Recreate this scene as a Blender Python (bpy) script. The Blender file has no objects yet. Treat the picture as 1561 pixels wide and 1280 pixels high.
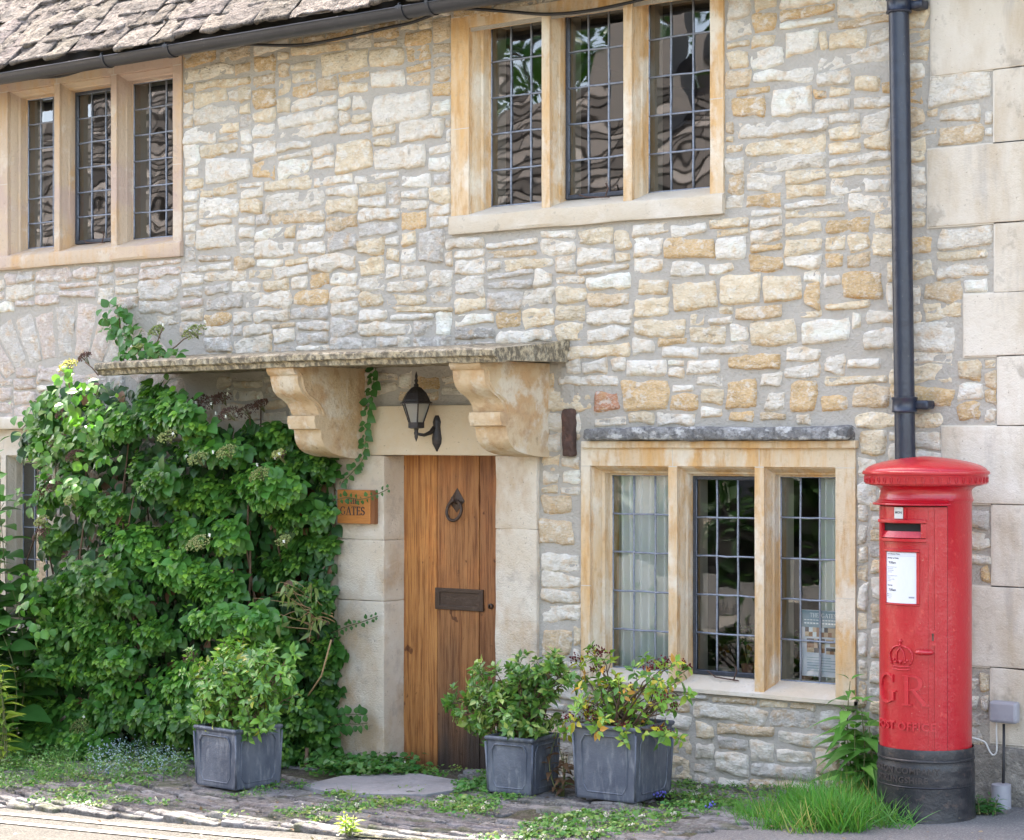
import bpy, math, random
import numpy as np
from math import sin, cos, tan, pi, radians, sqrt
from mathutils import Matrix, Vector
random.seed(7); RNG = np.random.default_rng(7)
C = bpy.context.scene.collection

# ------------------------------------------------------------------ camera
FPX = 3150.0; YAW = radians(37.0); DCAM = 8.55; EYE = 1.6; HOR = 680.0
cam_d = bpy.data.cameras.new('camera'); cam = bpy.data.objects.new('camera', cam_d); C.objects.link(cam)
cam_d.sensor_width = 36.0; cam_d.lens = 36.0 * FPX / 1561.0
cam_d.shift_y = (HOR - 640.0) / 1561.0; cam_d.clip_end = 500.0; cam_d.clip_start = 0.05
cam.location = (0, -DCAM, EYE); cam.rotation_euler = (radians(90), 0, YAW)
bpy.context.scene.camera = cam

# ------------------------------------------------------------------ sky and sun
SUN = Vector((-0.47, 0.292, 0.833)).normalized()          # towards the sun: high behind the cottage
w = bpy.data.worlds.new('World'); bpy.context.scene.world = w; w.use_nodes = True
nt = w.node_tree
sky = nt.nodes.new('ShaderNodeTexSky'); sky.sky_type = 'NISHITA'; sky.sun_disc = False
sky.sun_elevation = math.asin(SUN.z); sky.sun_rotation = math.atan2(SUN.x, SUN.y)
sky.air_density = 1.0; sky.dust_density = 2.5; sky.ozone_density = 0.6
tint = nt.nodes.new('ShaderNodeMix'); tint.data_type = 'RGBA'; tint.blend_type = 'MULTIPLY'; tint.inputs[0].default_value = 1; tint.inputs[7].default_value = (1.17, 1.0, .86, 1)
nt.links.new(sky.outputs[0], tint.inputs[6]); nt.links.new(tint.outputs[2], nt.nodes['Background'].inputs[0])
nt.nodes['Background'].inputs[1].default_value = 0.15
sl = bpy.data.lights.new('sun', 'SUN'); sl.energy = 3.0; sl.angle = radians(0.6); sl.color = (1.0, 0.955, 0.88)
so = bpy.data.objects.new('sun', sl); C.objects.link(so); so.rotation_euler = SUN.to_track_quat('Z', 'Y').to_euler()
vs = bpy.context.scene.view_settings
vs.view_transform = 'Standard'; vs.look = 'None'; vs.gamma = 1.0; vs.use_curve_mapping = False
vs.exposure = 2.95

# ------------------------------------------------------------------ photo pixel -> place on a real plane
fw = np.array([-sin(YAW), cos(YAW), 0.0]); rt = np.array([cos(YAW), sin(YAW), 0.0]); CAMP = np.array([0, -DCAM, EYE])
def ray(px, py): return fw * FPX + rt * (px - 780.5) + np.array([0, 0, 1.0]) * (HOR - py)
def at(px, py, Y=0.0):
    d = ray(px, py); t = (Y - CAMP[1]) / d[1]; return CAMP + d * t
def WX(px, Y=0.0): return at(px, HOR, Y)[0]
def WZ(px, py, Y=0.0): return at(px, py, Y)[2]
def ground(x):
    x = np.asarray(x, float)
    return np.clip(0.0455 * (x + 4.375), -1.3, 0.35)
def on_ground(px, py, dz=0.0):
    d = ray(px, py); z = 0.0
    for _ in range(12):
        t = (z + dz - EYE) / d[2]; p = CAMP + d * t; z = float(ground(p[0]))
    return p
def to_px(p):
    p = np.atleast_2d(p) - CAMP; f = p @ fw
    return 780.5 + FPX * (p @ rt) / f, HOR - FPX * p[:, 2] / f

# ------------------------------------------------------------------ noise
def _h(ix, iy, iz, s):
    n = (ix.astype(np.int64) * 374761393 + iy.astype(np.int64) * 668265263 + iz.astype(np.int64) * 2147483647 + s * 144665) & 0xffffffff
    n = ((n ^ (n >> 13)) * 1274126177) & 0xffffffff
    n = (n ^ (n >> 16)) & 0xffffff
    return n / float(0xffffff) * 2 - 1
def vnoise(x, y, z=0.0, s=0):
    x, y, z = np.broadcast_arrays(np.asarray(x, float), np.asarray(y, float), np.asarray(z, float))
    ix, iy, iz = np.floor(x), np.floor(y), np.floor(z); fx, fy, fz = x - ix, y - iy, z - iz
    fx, fy, fz = [t * t * (3 - 2 * t) for t in (fx, fy, fz)]
    r = 0
    for a in (0, 1):
        for b in (0, 1):
            for c in (0, 1):
                r = r + _h(ix + a, iy + b, iz + c, s) * (fx if a else 1 - fx) * (fy if b else 1 - fy) * (fz if c else 1 - fz)
    return r
def fbm(x, y, z=0.0, o=3, s=0):
    r = 0; a = 1.0; t = 0
    for k in range(o):
        r = r + a * vnoise(x * 2 ** k, y * 2 ** k, np.asarray(z) * 2 ** k, s + k * 17); t += a; a *= .5
    return r / t

# ------------------------------------------------------------------ mesh builder
class MB:
    def __init__(s): s.v = []; s.f = []; s.m = []; s.c = []; s.n = 0
    def add(s, v, f, mat=0, col=None):
        v = np.asarray(v, float).reshape(-1, 3); s.v.append(v)
        f = [tuple(int(i) + s.n for i in q) for q in f]; s.f += f; s.m += [mat] * len(f)
        if col is None: col = (1, 1, 1)
        col = np.asarray(col, float)
        if col.ndim == 1: col = np.tile(col, (len(v), 1))
        s.c.append(col); s.n += len(v); return s
    def grid(s, P, mat=0, col=None, flip=False):      # P (n,m,3)
        n, m = P.shape[:2]; idx = np.arange(n * m).reshape(n, m)
        q = np.stack([idx[:-1, :-1], idx[1:, :-1], idx[1:, 1:], idx[:-1, 1:]], -1).reshape(-1, 4)
        if flip: q = q[:, ::-1]
        if col is not None and np.ndim(col) == 3: col = col.reshape(-1, 3)
        return s.add(P.reshape(-1, 3), q, mat, col)
    def box(s, x0, x1, y0, y1, z0, z1, mat=0, col=None, M=None):
        v = np.array([(x, y, z) for z in (z0, z1) for y in (y0, y1) for x in (x0, x1)], float)
        if M is not None: v = v @ M[:3, :3].T + M[:3, 3]
        return s.add(v, [(0, 2, 3, 1), (4, 5, 7, 6), (0, 1, 5, 4), (2, 6, 7, 3), (0, 4, 6, 2), (1, 3, 7, 5)], mat, col)
    def rough_box(s, x0, x1, y0, y1, z0, z1, res=.03, r=.01, amp=.004, freq=12, mat=0, col=None, seed=0, M=None):
        lo = np.array([x0, y0, z0]); hi = np.array([x1, y1, z1]); r = min(r, (hi - lo).min() * .45)
        for ax in range(3):
            a, b = [(1, 2), (2, 0), (0, 1)][ax]
            def line(k):
                n = max(1, int((hi[k] - lo[k] - 2 * r) / res))
                return np.concatenate([[lo[k], lo[k] + r * .4], np.linspace(lo[k] + r, hi[k] - r, n + 1), [hi[k] - r * .4, hi[k]]])
            A, B = np.meshgrid(line(a), line(b), indexing='ij')
            for sd in (0, 1):
                P = np.zeros(A.shape + (3,)); P[..., a] = A; P[..., b] = B; P[..., ax] = hi[ax] if sd else lo[ax]
                inn = np.clip(P, lo + r, hi - r); d = P - inn; L = np.linalg.norm(d, axis=-1, keepdims=True)
                d = d / np.maximum(L, 1e-9); P = inn + d * r
                P = P + d * (fbm(P[..., 0] * freq, P[..., 1] * freq, P[..., 2] * freq, 3, seed) * amp)[..., None]
                if M is not None: P = P @ M[:3, :3].T + M[:3, 3]
                s.grid(P, mat, col, flip=not sd)
        return s
    def tube(s, pts, r, n=8, mat=0, col=None, cap=True):
        pts = np.asarray(pts, float); N = len(pts); r = np.broadcast_to(np.asarray(r, float), (N,))
        T = np.gradient(pts, axis=0); T /= np.maximum(np.linalg.norm(T, axis=1, keepdims=True), 1e-9)
        ref = np.array([0, 0, 1.0]) if abs(T[0, 2]) < .9 else np.array([1.0, 0, 0])
        P = []; u = np.cross(T[0], ref); u /= np.linalg.norm(u)
        for i in range(N):
            u = u - T[i] * (u @ T[i]); u /= max(np.linalg.norm(u), 1e-9); v = np.cross(T[i], u)
            a = np.linspace(0, 2 * pi, n, endpoint=False)
            P.append(pts[i] + r[i] * (np.cos(a)[:, None] * u + np.sin(a)[:, None] * v))
        V = np.concatenate(P); f = []
        for i in range(N - 1):
            for j in range(n):
                k = (j + 1) % n; f.append((i * n + j, i * n + k, (i + 1) * n + k, (i + 1) * n + j))
        if cap: f.append(tuple(range(n - 1, -1, -1))); f.append(tuple((N - 1) * n + j for j in range(n)))
        return s.add(V, f, mat, col)
    def lathe(s, prof, n=32, c=(0, 0, 0), mat=0, col=None, a0=0, a1=2 * pi):   # prof [(r,z)]
        closed = abs(a1 - a0 - 2 * pi) < 1e-6
        a = np.linspace(a0, a1, n + 1)
        r = np.array([p[0] for p in prof]); z = np.array([p[1] for p in prof])
        P = np.stack([c[0] + np.outer(r, np.cos(a)), c[1] + np.outer(r, np.sin(a)), c[2] + np.outer(z, np.ones(n + 1))], -1)
        return s.grid(P, mat, col, flip=True)
    def prism(s, poly, M, h, mat=0, col=None):        # poly 2D (a,b) extruded 0..h along local z, M 4x4
        n = len(poly); v = np.array([(p[0], p[1], z) for z in (0, h) for p in poly]); v = v @ M[:3, :3].T + M[:3, 3]
        return s.add(v, [tuple(range(n - 1, -1, -1)), tuple(range(n, 2 * n))] + [(i, (i + 1) % n, n + (i + 1) % n, n + i) for i in range(n)], mat, col)
    def build(s, name, mats, parent=None, smooth=False, label=None, bevel=0, sharp=None, weld=False):
        me = bpy.data.meshes.new(name); V = np.concatenate(s.v); Cc = np.concatenate(s.c)
        off = np.zeros(3)
        me.from_pydata(V.tolist(), [], s.f)
        mats = mats if isinstance(mats, (list, tuple)) else [mats]
        for m in mats: me.materials.append(m)
        if len(mats) > 1: me.polygons.foreach_set('material_index', s.m)
        at_ = me.attributes.new('Col', 'FLOAT_COLOR', 'POINT')
        at_.data.foreach_set('color', np.concatenate([Cc, np.ones((len(Cc), 1))], 1).astype(np.float32).ravel())
        me.update()
        if smooth:
            me.polygons.foreach_set('use_smooth', [True] * len(me.polygons))
            if sharp: me.set_sharp_from_angle(angle=radians(sharp))
        o = bpy.data.objects.new(name, me); C.objects.link(o)
        if weld:
            wm = o.modifiers.new('weld', 'WELD'); wm.merge_threshold = 1e-4
        if bevel:
            b = o.modifiers.new('bevel', 'BEVEL'); b.width = bevel; b.segments = 2; b.limit_method = 'ANGLE'; b.angle_limit = radians(40)
        if parent is not None:
            o.parent = parent
            o.matrix_parent_inverse = PW[parent.name].inverted() if parent.name in PW else Matrix()
        PW[o.name] = Matrix()
        if label: o['label'] = label
        return o
PW = {}
def thing(name, label, cat, loc=(0, 0, 0), group=None):
    o = bpy.data.objects.new(name, None); C.objects.link(o); o.location = loc; o.empty_display_size = .1
    o['label'] = label; o['category'] = cat
    if group: o['group'] = group
    PW[o.name] = Matrix.Translation(loc); return o
def tag(o, label=None, cat=None, group=None, kind=None):
    for k, v in (('label', label), ('category', cat), ('group', group), ('kind', kind)):
        if v: o[k] = v
    return o
def TRS(loc=(0, 0, 0), rz=0, rx=0, ry=0):
    return np.array(Matrix.Translation(loc) @ Matrix.Rotation(rz, 4, 'Z') @ Matrix.Rotation(ry, 4, 'Y') @ Matrix.Rotation(rx, 4, 'X'))
def frame(o, x, y, z):    # 4x4 from origin and axes
    M = np.eye(4); M[:3, 0] = x; M[:3, 1] = y; M[:3, 2] = z; M[:3, 3] = o; return M
WALLF = lambda x, y, z: frame((x, y, z), (1, 0, 0), (0, 0, 1), (0, -1, 0))   # local x right, y up, z out of the wall

# batch of instances of a template merged to one mesh (leaves, blades)
class Batch:
    def __init__(s): s.V = []; s.F = []; s.Cc = []; s.n = 0; s.MI = []
    def add(s, tv, tf, R, T, S, col, mat=0):
        R = np.asarray(R, float); T = np.asarray(T, float); N = len(T); S = np.broadcast_to(np.asarray(S, float), (N,))
        if N == 0: return s
        V = np.einsum('nij,kj->nki', R, tv) * S[:, None, None] + T[:, None, :]
        k = len(tv); F = (tf[None] + (np.arange(N) * k)[:, None, None] + s.n).reshape(-1, tf.shape[1])
        s.V.append(V.reshape(-1, 3)); s.F.append(F); s.Cc.append(np.repeat(np.asarray(col, float).reshape(N, 3), k, 0)); s.n += N * k
        s.MI.append(np.full(len(F), mat)); return s
    def build(s, name, mats, parent=None, smooth=True, label=None):
        V = np.concatenate(s.V); F = np.concatenate(s.F); Cc = np.concatenate(s.Cc); mi = np.concatenate(s.MI)
        me = bpy.data.meshes.new(name); nf, k = F.shape
        me.vertices.add(len(V)); me.vertices.foreach_set('co', V.astype(np.float32).ravel())
        me.loops.add(nf * k); me.loops.foreach_set('vertex_index', F.astype(np.int32).ravel())
        me.polygons.add(nf); me.polygons.foreach_set('loop_start', (np.arange(nf) * k).astype(np.int32))
        mats = mats if isinstance(mats, (list, tuple)) else [mats]
        for m in mats: me.materials.append(m)
        me.polygons.foreach_set('material_index', mi.astype(np.int32))
        if smooth: me.polygons.foreach_set('use_smooth', [True] * nf)
        me.update(calc_edges=True)
        a = me.attributes.new('Col', 'FLOAT_COLOR', 'POINT')
        a.data.foreach_set('color', np.concatenate([Cc, np.ones((len(Cc), 1))], 1).astype(np.float32).ravel())
        o = bpy.data.objects.new(name, me); C.objects.link(o)
        if parent is not None:
            o.parent = parent; o.matrix_parent_inverse = PW[parent.name].inverted()
        PW[o.name] = Matrix()
        if label: o['label'] = label
        return o
def leaf_tpl(widths, fold=.25, droop=.2, cols=3):
    n = len(widths); V = []
    for i, wd in enumerate(widths):
        t = i / (n - 1)
        for c in np.linspace(-1, 1, cols):
            V.append((c * wd, t, -droop * t * t + fold * abs(c) * wd))
    F = [(i * cols + j, i * cols + j + 1, (i + 1) * cols + j + 1, (i + 1) * cols + j) for i in range(n - 1) for j in range(cols - 1)]
    return np.array(V), np.array(F)
def orient(axis, normal):      # leaf length axis = local y, face = local z
    y = axis / np.linalg.norm(axis, axis=1, keepdims=True)
    x = np.cross(y, normal); x /= np.maximum(np.linalg.norm(x, axis=1, keepdims=True), 1e-6); z = np.cross(x, y)
    return np.stack([x, y, z], -1)
def unit(a): return a / np.maximum(np.linalg.norm(a, axis=-1, keepdims=True), 1e-9)
HEART = leaf_tpl([.02, .3, .42, .43, .34, .2, .02], .22, .25)
OVAL = leaf_tpl([.02, .12, .19, .23, .235, .20, .13, .06, .004], .35, .18)
LANCE = leaf_tpl([.02, .12, .15, .13, .09, .04, .005], .3, .35)
TINY = leaf_tpl([.05, .4, .35, .02], .15, .1)
BLADE = leaf_tpl([.03, .028, .022, .014, .001], .2, .35, 2)

# ------------------------------------------------------------------ materials
def lnk(nt, a, b): nt.links.new(a, b)
def MAT(name, base=(.5, .5, .5), rough=.8, metal=0.0, attr=False, layers=(), bumps=(), spec=.5, coat=0.0, trans=0.0, disp=None, stretch=(1, 1, 1), rough_var=0.0):
    """layers: (scale, stretch, detail, lo, hi, colour, amount, blend)   bumps: (scale, stretch, distance)"""
    m = bpy.data.materials.new(name); m.use_nodes = True; nt = m.node_tree; N = nt.nodes; b = N['Principled BSDF']
    b.inputs['Roughness'].default_value = rough; b.inputs['Metallic'].default_value = metal
    b.inputs['Specular IOR Level'].default_value = spec; b.inputs['Coat Weight'].default_value = coat
    tc = N.new('ShaderNodeTexCoord').outputs['Object']
    if attr:
        a = N.new('ShaderNodeAttribute'); a.attribute_name = 'Col'; col = a.outputs['Color']
        if base is not None and base != (1, 1, 1):
            mx = N.new('ShaderNodeMix'); mx.data_type = 'RGBA'; mx.blend_type = 'MULTIPLY'; mx.inputs[0].default_value = 1
            lnk(nt, col, mx.inputs[6]); mx.inputs[7].default_value = (*base, 1); col = mx.outputs[2]
    else:
        r = N.new('ShaderNodeRGB'); r.outputs[0].default_value = (*base, 1); col = r.outputs[0]
    def noise(scale, st, detail, seed=0):
        mp = N.new('ShaderNodeMapping'); mp.inputs['Scale'].default_value = [scale * k for k in st]; mp.inputs['Location'].default_value = (seed * 3.7, seed * 1.3, seed * 7.1)
        lnk(nt, tc, mp.inputs[0]); n = N.new('ShaderNodeTexNoise'); n.inputs['Scale'].default_value = 1; n.inputs['Detail'].default_value = detail; n.inputs['Roughness'].default_value = .62
        lnk(nt, mp.outputs[0], n.inputs[0]); return n.outputs[0]
    last = None
    for i, L in enumerate(layers):
        sc, st, det, lo, hi, c2, amt = L[:7]; bl = L[7] if len(L) > 7 else 'MIX'
        f = noise(sc, st, det, i + 1); mr = N.new('ShaderNodeMapRange'); mr.inputs[1].default_value = lo; mr.inputs[2].default_value = hi; mr.inputs[4].default_value = amt
        lnk(nt, f, mr.inputs[0]); mx = N.new('ShaderNodeMix'); mx.data_type = 'RGBA'; mx.blend_type = bl
        lnk(nt, mr.outputs[0], mx.inputs[0]); lnk(nt, col, mx.inputs[6]); mx.inputs[7].default_value = (*c2, 1); col = mx.outputs[2]; last = mr.outputs[0]
    lnk(nt, col, b.inputs['Base Color'])
    if rough_var and last is not None:
        ma = N.new('ShaderNodeMath'); ma.operation = 'MULTIPLY_ADD'; lnk(nt, last, ma.inputs[0]); ma.inputs[1].default_value = rough_var; ma.inputs[2].default_value = rough; lnk(nt, ma.outputs[0], b.inputs['Roughness'])
    nrm = None
    for i, B in enumerate(bumps):
        f = noise(B[0], B[1], 5, i + 9); bp = N.new('ShaderNodeBump'); bp.inputs['Strength'].default_value = 1; bp.inputs['Distance'].default_value = B[2]
        lnk(nt, f, bp.inputs['Height'])
        if nrm: lnk(nt, nrm, bp.inputs['Normal'])
        nrm = bp.outputs[0]
    if nrm: lnk(nt, nrm, b.inputs['Normal'])
    if trans:
        out = N['Material Output']; tr = N.new('ShaderNodeBsdfTranslucent'); ms = N.new('ShaderNodeMixShader'); ms.inputs[0].default_value = trans
        g = N.new('ShaderNodeMix'); g.data_type = 'RGBA'; g.blend_type = 'MULTIPLY'; g.inputs[0].default_value = 1; lnk(nt, col, g.inputs[6]); g.inputs[7].default_value = (1.6, 1.9, .7, 1)
        lnk(nt, g.outputs[2], tr.inputs[0]); lnk(nt, b.outputs[0], ms.inputs[1]); lnk(nt, tr.outputs[0], ms.inputs[2]); lnk(nt, ms.outputs[0], out.inputs[0])
    return m
I3 = (1, 1, 1)
m_stone = MAT('rubble_stone', I3, .92, attr=True, spec=.2,
    layers=[(13, I3, 6, .52, .66, (.66, .42, .18), .5), (26, (1, 1, 1.4), 7, .36, .58, (.80, .775, .73), .5, 'MULTIPLY'), (19, (1, 1, 1.3), 8, .55, .62, (.84, .81, .74), .55), (75, (1, 1, 2), 5, .5, .62, (.82, .79, .72), .35), (9, I3, 8, .65, .70, (.24, .20, .16), .5)],
    bumps=[(24, (1, 1, 1.8), .024), (62, (1, 1, 1.5), .013), (170, I3, .004)])
m_mortar = MAT('lime_mortar', (.47, .435, .38), .95, spec=.2, layers=[(4, I3, 4, .35, .7, (.40, .37, .325), .7), (45, I3, 5, .4, .7, (.41, .38, .33), .5)], bumps=[(14, I3, .012), (60, I3, .012), (220, I3, .004)])
m_dress = MAT('dressed_limestone', (.62, .505, .355), .88, spec=.3,
    layers=[(3.0, (3, 3, .55), 5, .42, .64, (.60, .345, .12), .85), (9, (3, 3, .7), 6, .5, .66, (.46, .25, .085), .6), (4.5, (1, 1, .6), 6, .52, .62, (.70, .635, .52), .85), (40, I3, 5, .55, .75, (.35, .27, .18), .4)],
    bumps=[(25, (1, 1, .6), .008), (160, I3, .003)])
m_dressp = MAT('pinkish_limestone', (.54, .42, .30), .88, spec=.3,
    layers=[(3.0, (3, 3, .5), 5, .48, .66, (.55, .32, .13), .65), (2.4, I3, 5, .48, .6, (.48, .36, .30), .8), (5, I3, 6, .56, .64, (.62, .54, .44), .7), (50, I3, 5, .58, .75, (.3, .22, .18), .5)],
    bumps=[(25, (1, 1, .6), .008), (160, I3, .003)])
m_pale = MAT('pale_limestone', (.55, .485, .385), .9, spec=.3,
    layers=[(2.2, (1, 1, .7), 5, .46, .7, (.54, .44, .31), .75), (5, I3, 6, .5, .68, (.62, .575, .50), .8), (14, I3, 7, .63, .7, (.26, .235, .2), .5), (70, I3, 4, .66, .72, (.14, .12, .1), .6)],
    bumps=[(12, I3, .01), (150, I3, .003)])
m_ashlar = MAT('ashlar_stone', (.56, .50, .41), .9, spec=.3, attr=False,
    layers=[(1.6, (1, 1, .5), 5, .45, .7, (.68, .635, .56), .8), (3.2, (1.5, 1, .5), 6, .47, .64, (.44, .355, .25), .75), (8, (1, 1, .8), 8, .58, .66, (.30, .26, .21), .6), (5, (1.8, 1, .35), 6, .56, .68, (.36, .33, .30), .5), (55, I3, 3, .67, .72, (.16, .13, .1), .6)],
    bumps=[(10, I3, .012), (140, I3, .003)])
m_joint = MAT('joint_line', (.56, .51, .43), .95)
m_corbel = MAT('corbel_stone', (.58, .45, .29), .88, spec=.3,
    layers=[(3.5, I3, 5, .45, .6, (.50, .30, .14), .75), (6, I3, 7, .5, .6, (.66, .59, .47), .85), (12, I3, 6, .52, .64, (.42, .27, .15), .6), (22, I3, 6, .62, .7, (.25, .17, .09), .5)], bumps=[(18, I3, .014), (120, I3, .004)])
m_slab = MAT('weathered_slab', (.50, .42, .285), .95, spec=.2,
    layers=[(34, (1, 1, .7), 6, .42, .56, (.12, .105, .08), .85), (12, I3, 6, .5, .66, (.60, .55, .43), .6), (90, I3, 3, .52, .62, (.10, .09, .075), .5)], bumps=[(45, (1, 1, .5), .02), (150, I3, .005)])
m_lichen = MAT('lichened_slate', (.17, .168, .165), .95, spec=.2,
    layers=[(20, I3, 6, .47, .6, (.33, .33, .325), .8), (9, (1, 1, 2), 6, .53, .6, (.52, .52, .505), .85), (60, I3, 4, .5, .65, (.06, .06, .065), .6)], bumps=[(40, I3, .02)])
m_roof = MAT('stone_slate', (.74, .69, .63), .95, attr=True, spec=.15,
    layers=[(14, (1, 1.5, 1), 6, .5, .66, (.40, .36, .32), .6), (22, (.7, 1.8, 1), 7, .5, .62, (.045, .04, .037), .85), (55, I3, 4, .5, .7, (.36, .31, .26), .4)], bumps=[(13, (.8, 2.0, 1), .09), (40, (.8, 1.6, 1), .04), (120, I3, .012)])
m_oak = MAT('oak_boards', I3, .42, attr=True, spec=.45,
    layers=[(5, (7, 1, .28), 9, .46, .56, (.55, .40, .29), .55, 'MULTIPLY'), (22, (6, 1, .22), 9, .5, .6, (.42, .28, .18), .7, 'MULTIPLY'), (3.5, (1.5, 1, .9), 5, .52, .68, (1.5, 1.35, 1.2), .5, 'MULTIPLY'), (9, (1.6, 1, 1), 3, .66, .70, (.25, .15, .1), .8, 'MULTIPLY')],
    bumps=[(55, (5, 1, .3), .0035), (120, (6, 1, .3), .0015)], rough_var=.1)
m_signwood = MAT('sign_oak', (.50, .20, .052), .4, spec=.4, layers=[(22, (.6, 1, 6), 5, .45, .65, (.36, .13, .03), .6)], bumps=[(60, (.5, 1, 6), .002)])
m_signedge = MAT('sign_edge', (.22, .085, .03), .5)
m_iron = MAT('black_iron', (.028, .025, .026), .42, .25, layers=[(30, I3, 4, .5, .7, (.075, .06, .055), .6)], bumps=[(60, I3, .004)])
m_bronze = MAT('aged_metal', (.075, .05, .037), .45, .5, layers=[(40, I3, 4, .5, .7, (.12, .09, .075), .5)], bumps=[(80, I3, .003)])
m_rust = MAT('rusty_iron', (.075, .042, .032), .8, layers=[(25, I3, 5, .5, .65, (.14, .07, .05), .7)], bumps=[(40, (1, 1, .6), .02)])
m_lead = MAT('lead_came', (.27, .30, .36), .42, .4, layers=[(40, I3, 4, .45, .7, (.09, .10, .13), .6)], bumps=[(90, I3, .003)])
m_casement = MAT('casement_iron', (.045, .052, .068), .4, .3, layers=[(40, I3, 4, .5, .7, (.11, .12, .14), .5)])
m_plastic = MAT('black_plastic', (.019, .020, .025), .36, spec=.5, layers=[(3, I3, 4, .45, .7, (.032, .034, .040), .8), (60, I3, 5, .62, .7, (.11, .10, .095), .4)], bumps=[(8, I3, .003)])
m_pipe = MAT('cast_iron_paint', (.013, .018, .034), .3, spec=.5, layers=[(4, (3, 3, .6), 5, .45, .7, (.024, .031, .050), .7), (90, I3, 4, .68, .74, (.25, .23, .2), .5)], bumps=[(14, I3, .004), (120, I3, .001)])
m_cable = MAT('black_cable', (.015, .015, .017), .5)
m_white = MAT('white_cable', (.6, .6, .58), .5)
m_grey = MAT('grey_plastic', (.30, .30, .33), .45, layers=[(12, I3, 4, .5, .7, (.22, .22, .25), .6)])
m_red = MAT('red_gloss_paint', (.385, .003, .013), .30, spec=.5, coat=.25,
    layers=[(5, (1, 1, .6), 5, .45, .7, (.38, .005, .012), .7), (7, (1, 1, .5), 6, .56, .68, (.40, .012, .014), .5), (28, I3, 5, .62, .7, (.56, .06, .05), .5), (90, I3, 4, .68, .73, (.55, .28, .2), .7)], bumps=[(14, I3, .004), (90, I3, .0008)], rough_var=.1)
m_redw = MAT('worn_red_paint', (.46, .018, .028), .4, spec=.5, layers=[(60, I3, 5, .5, .65, (.40, .005, .014), .8), (120, I3, 4, .62, .7, (.60, .22, .18), .5)])
m_bbase = MAT('black_base_paint', (.012, .013, .018), .38, spec=.5,
    layers=[(9, (1, 1, 2.5), 5, .5, .7, (.055, .05, .05), .7), (35, I3, 5, .58, .7, (.10, .065, .05), .55)], bumps=[(22, I3, .003), (100, I3, .001)], rough_var=.25)
m_dark = MAT('shade_black', (.008, .008, .008), .9)  # near-black standing in for the shade inside the slot and the door gap
m_paper = MAT('white_paper', (.60, .62, .68), .35)
m_ink = MAT('black_ink', (.03, .03, .04), .5)
m_inkg = MAT('grey_ink', (.25, .26, .3), .5)
m_leadpot = MAT('lead_planter', (.085, .097, .128), .5, .15, spec=.45,
    layers=[(5, (1, 1, .5), 5, .42, .68, (.19, .205, .24), .8), (26, (1.5, 1.5, .4), 6, .52, .7, (.28, .29, .31), .55), (3, I3, 4, .5, .7, (.07, .078, .10), .6)], bumps=[(30, I3, .004), (120, I3, .0015)], rough_var=.15)
m_soil = MAT('potting_soil', (.035, .024, .017), .95, bumps=[(50, I3, .02)])
m_leaf = MAT('leaf', I3, .42, attr=True, spec=.4, trans=.22, layers=[(30, I3, 3, .4, .7, (.75, .78, .7), .6, 'MULTIPLY')])
m_leafgl = MAT('glossy_leaf', I3, .3, attr=True, spec=.5, trans=.18, layers=[(40, I3, 3, .4, .7, (.8, .82, .7), .5, 'MULTIPLY')])
m_grass = MAT('grass_blades', I3, .5, attr=True, spec=.3, trans=.3)
m_stem = MAT('stems', (.11, .066, .038), .8, bumps=[(60, I3, .003)])
m_gstem = MAT('green_stems', (.12, .13, .045), .7)
m_vstem = MAT('shrub_stems', (.10, .065, .04), .6)
m_flower = MAT('flower_heads', I3, .8, attr=True, spec=.2, trans=.1)
m_asph = MAT('asphalt', (.13, .128, .128), .93, spec=.3, layers=[(2.2, I3, 5, .4, .7, (.185, .18, .172), .8), (120, I3, 3, .52, .62, (.33, .32, .30), .6), (140, I3, 2, .35, .45, (.05, .05, .05), .0)], bumps=[(150, I3, .008), (10, I3, .01)])
m_road = MAT('road_surface', (.085, .078, .068), .95, spec=.2, layers=[(2.0, I3, 5, .4, .7, (.12, .11, .095), .8), (90, I3, 3, .48, .6, (.17, .16, .14), .8), (40, I3, 4, .56, .64, (.05, .045, .04), .7)], bumps=[(120, I3, .012), (8, I3, .015)])
m_line = MAT('worn_road_paint', (.34, .32, .28), .9, layers=[(30, I3, 5, .50, .60, (.12, .11, .095), .9)], bumps=[(120, I3, .008)])
m_earth = MAT('verge_earth', (.075, .064, .048), .97, spec=.2, layers=[(5, I3, 5, .45, .6, (.075, .09, .03), .75), (30, I3, 5, .5, .66, (.19, .17, .14), .6), (90, I3, 3, .56, .64, (.28, .25, .21), .5)], bumps=[(30, I3, .03), (100, I3, .01)])
m_cobble = MAT('pitched_stone', I3, .93, attr=True, spec=.2, layers=[(16, I3, 6, .46, .6, (.5, .47, .43), .7, 'MULTIPLY'), (60, I3, 6, .52, .64, (.36, .34, .32), .6), (5, I3, 6, .55, .64, (.095, .11, .045), .6), (38, I3, 6, .6, .66, (.05, .045, .04), .7)], bumps=[(34, I3, .035), (90, I3, .014), (200, I3, .005)])
m_slabg = MAT('threshold_stone', (.27, .265, .27), .9, spec=.3, layers=[(6, I3, 5, .45, .65, (.19, .185, .185), .7), (40, I3, 5, .55, .68, (.36, .35, .34), .5)], bumps=[(30, I3, .01), (120, I3, .003)])
m_curtain = MAT('curtain_cloth', (.80, .81, .82), .9, trans=.15)
m_plaster = MAT('room_plaster', (.33, .31, .27), .95)
m_roomdark = MAT('room_dark', (.055, .05, .045), .95)
m_reveal = MAT('inner_reveal', (.50, .46, .38), .9)
m_clearl = MAT('lantern_glass', (.8, .8, .78), .15)
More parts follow.
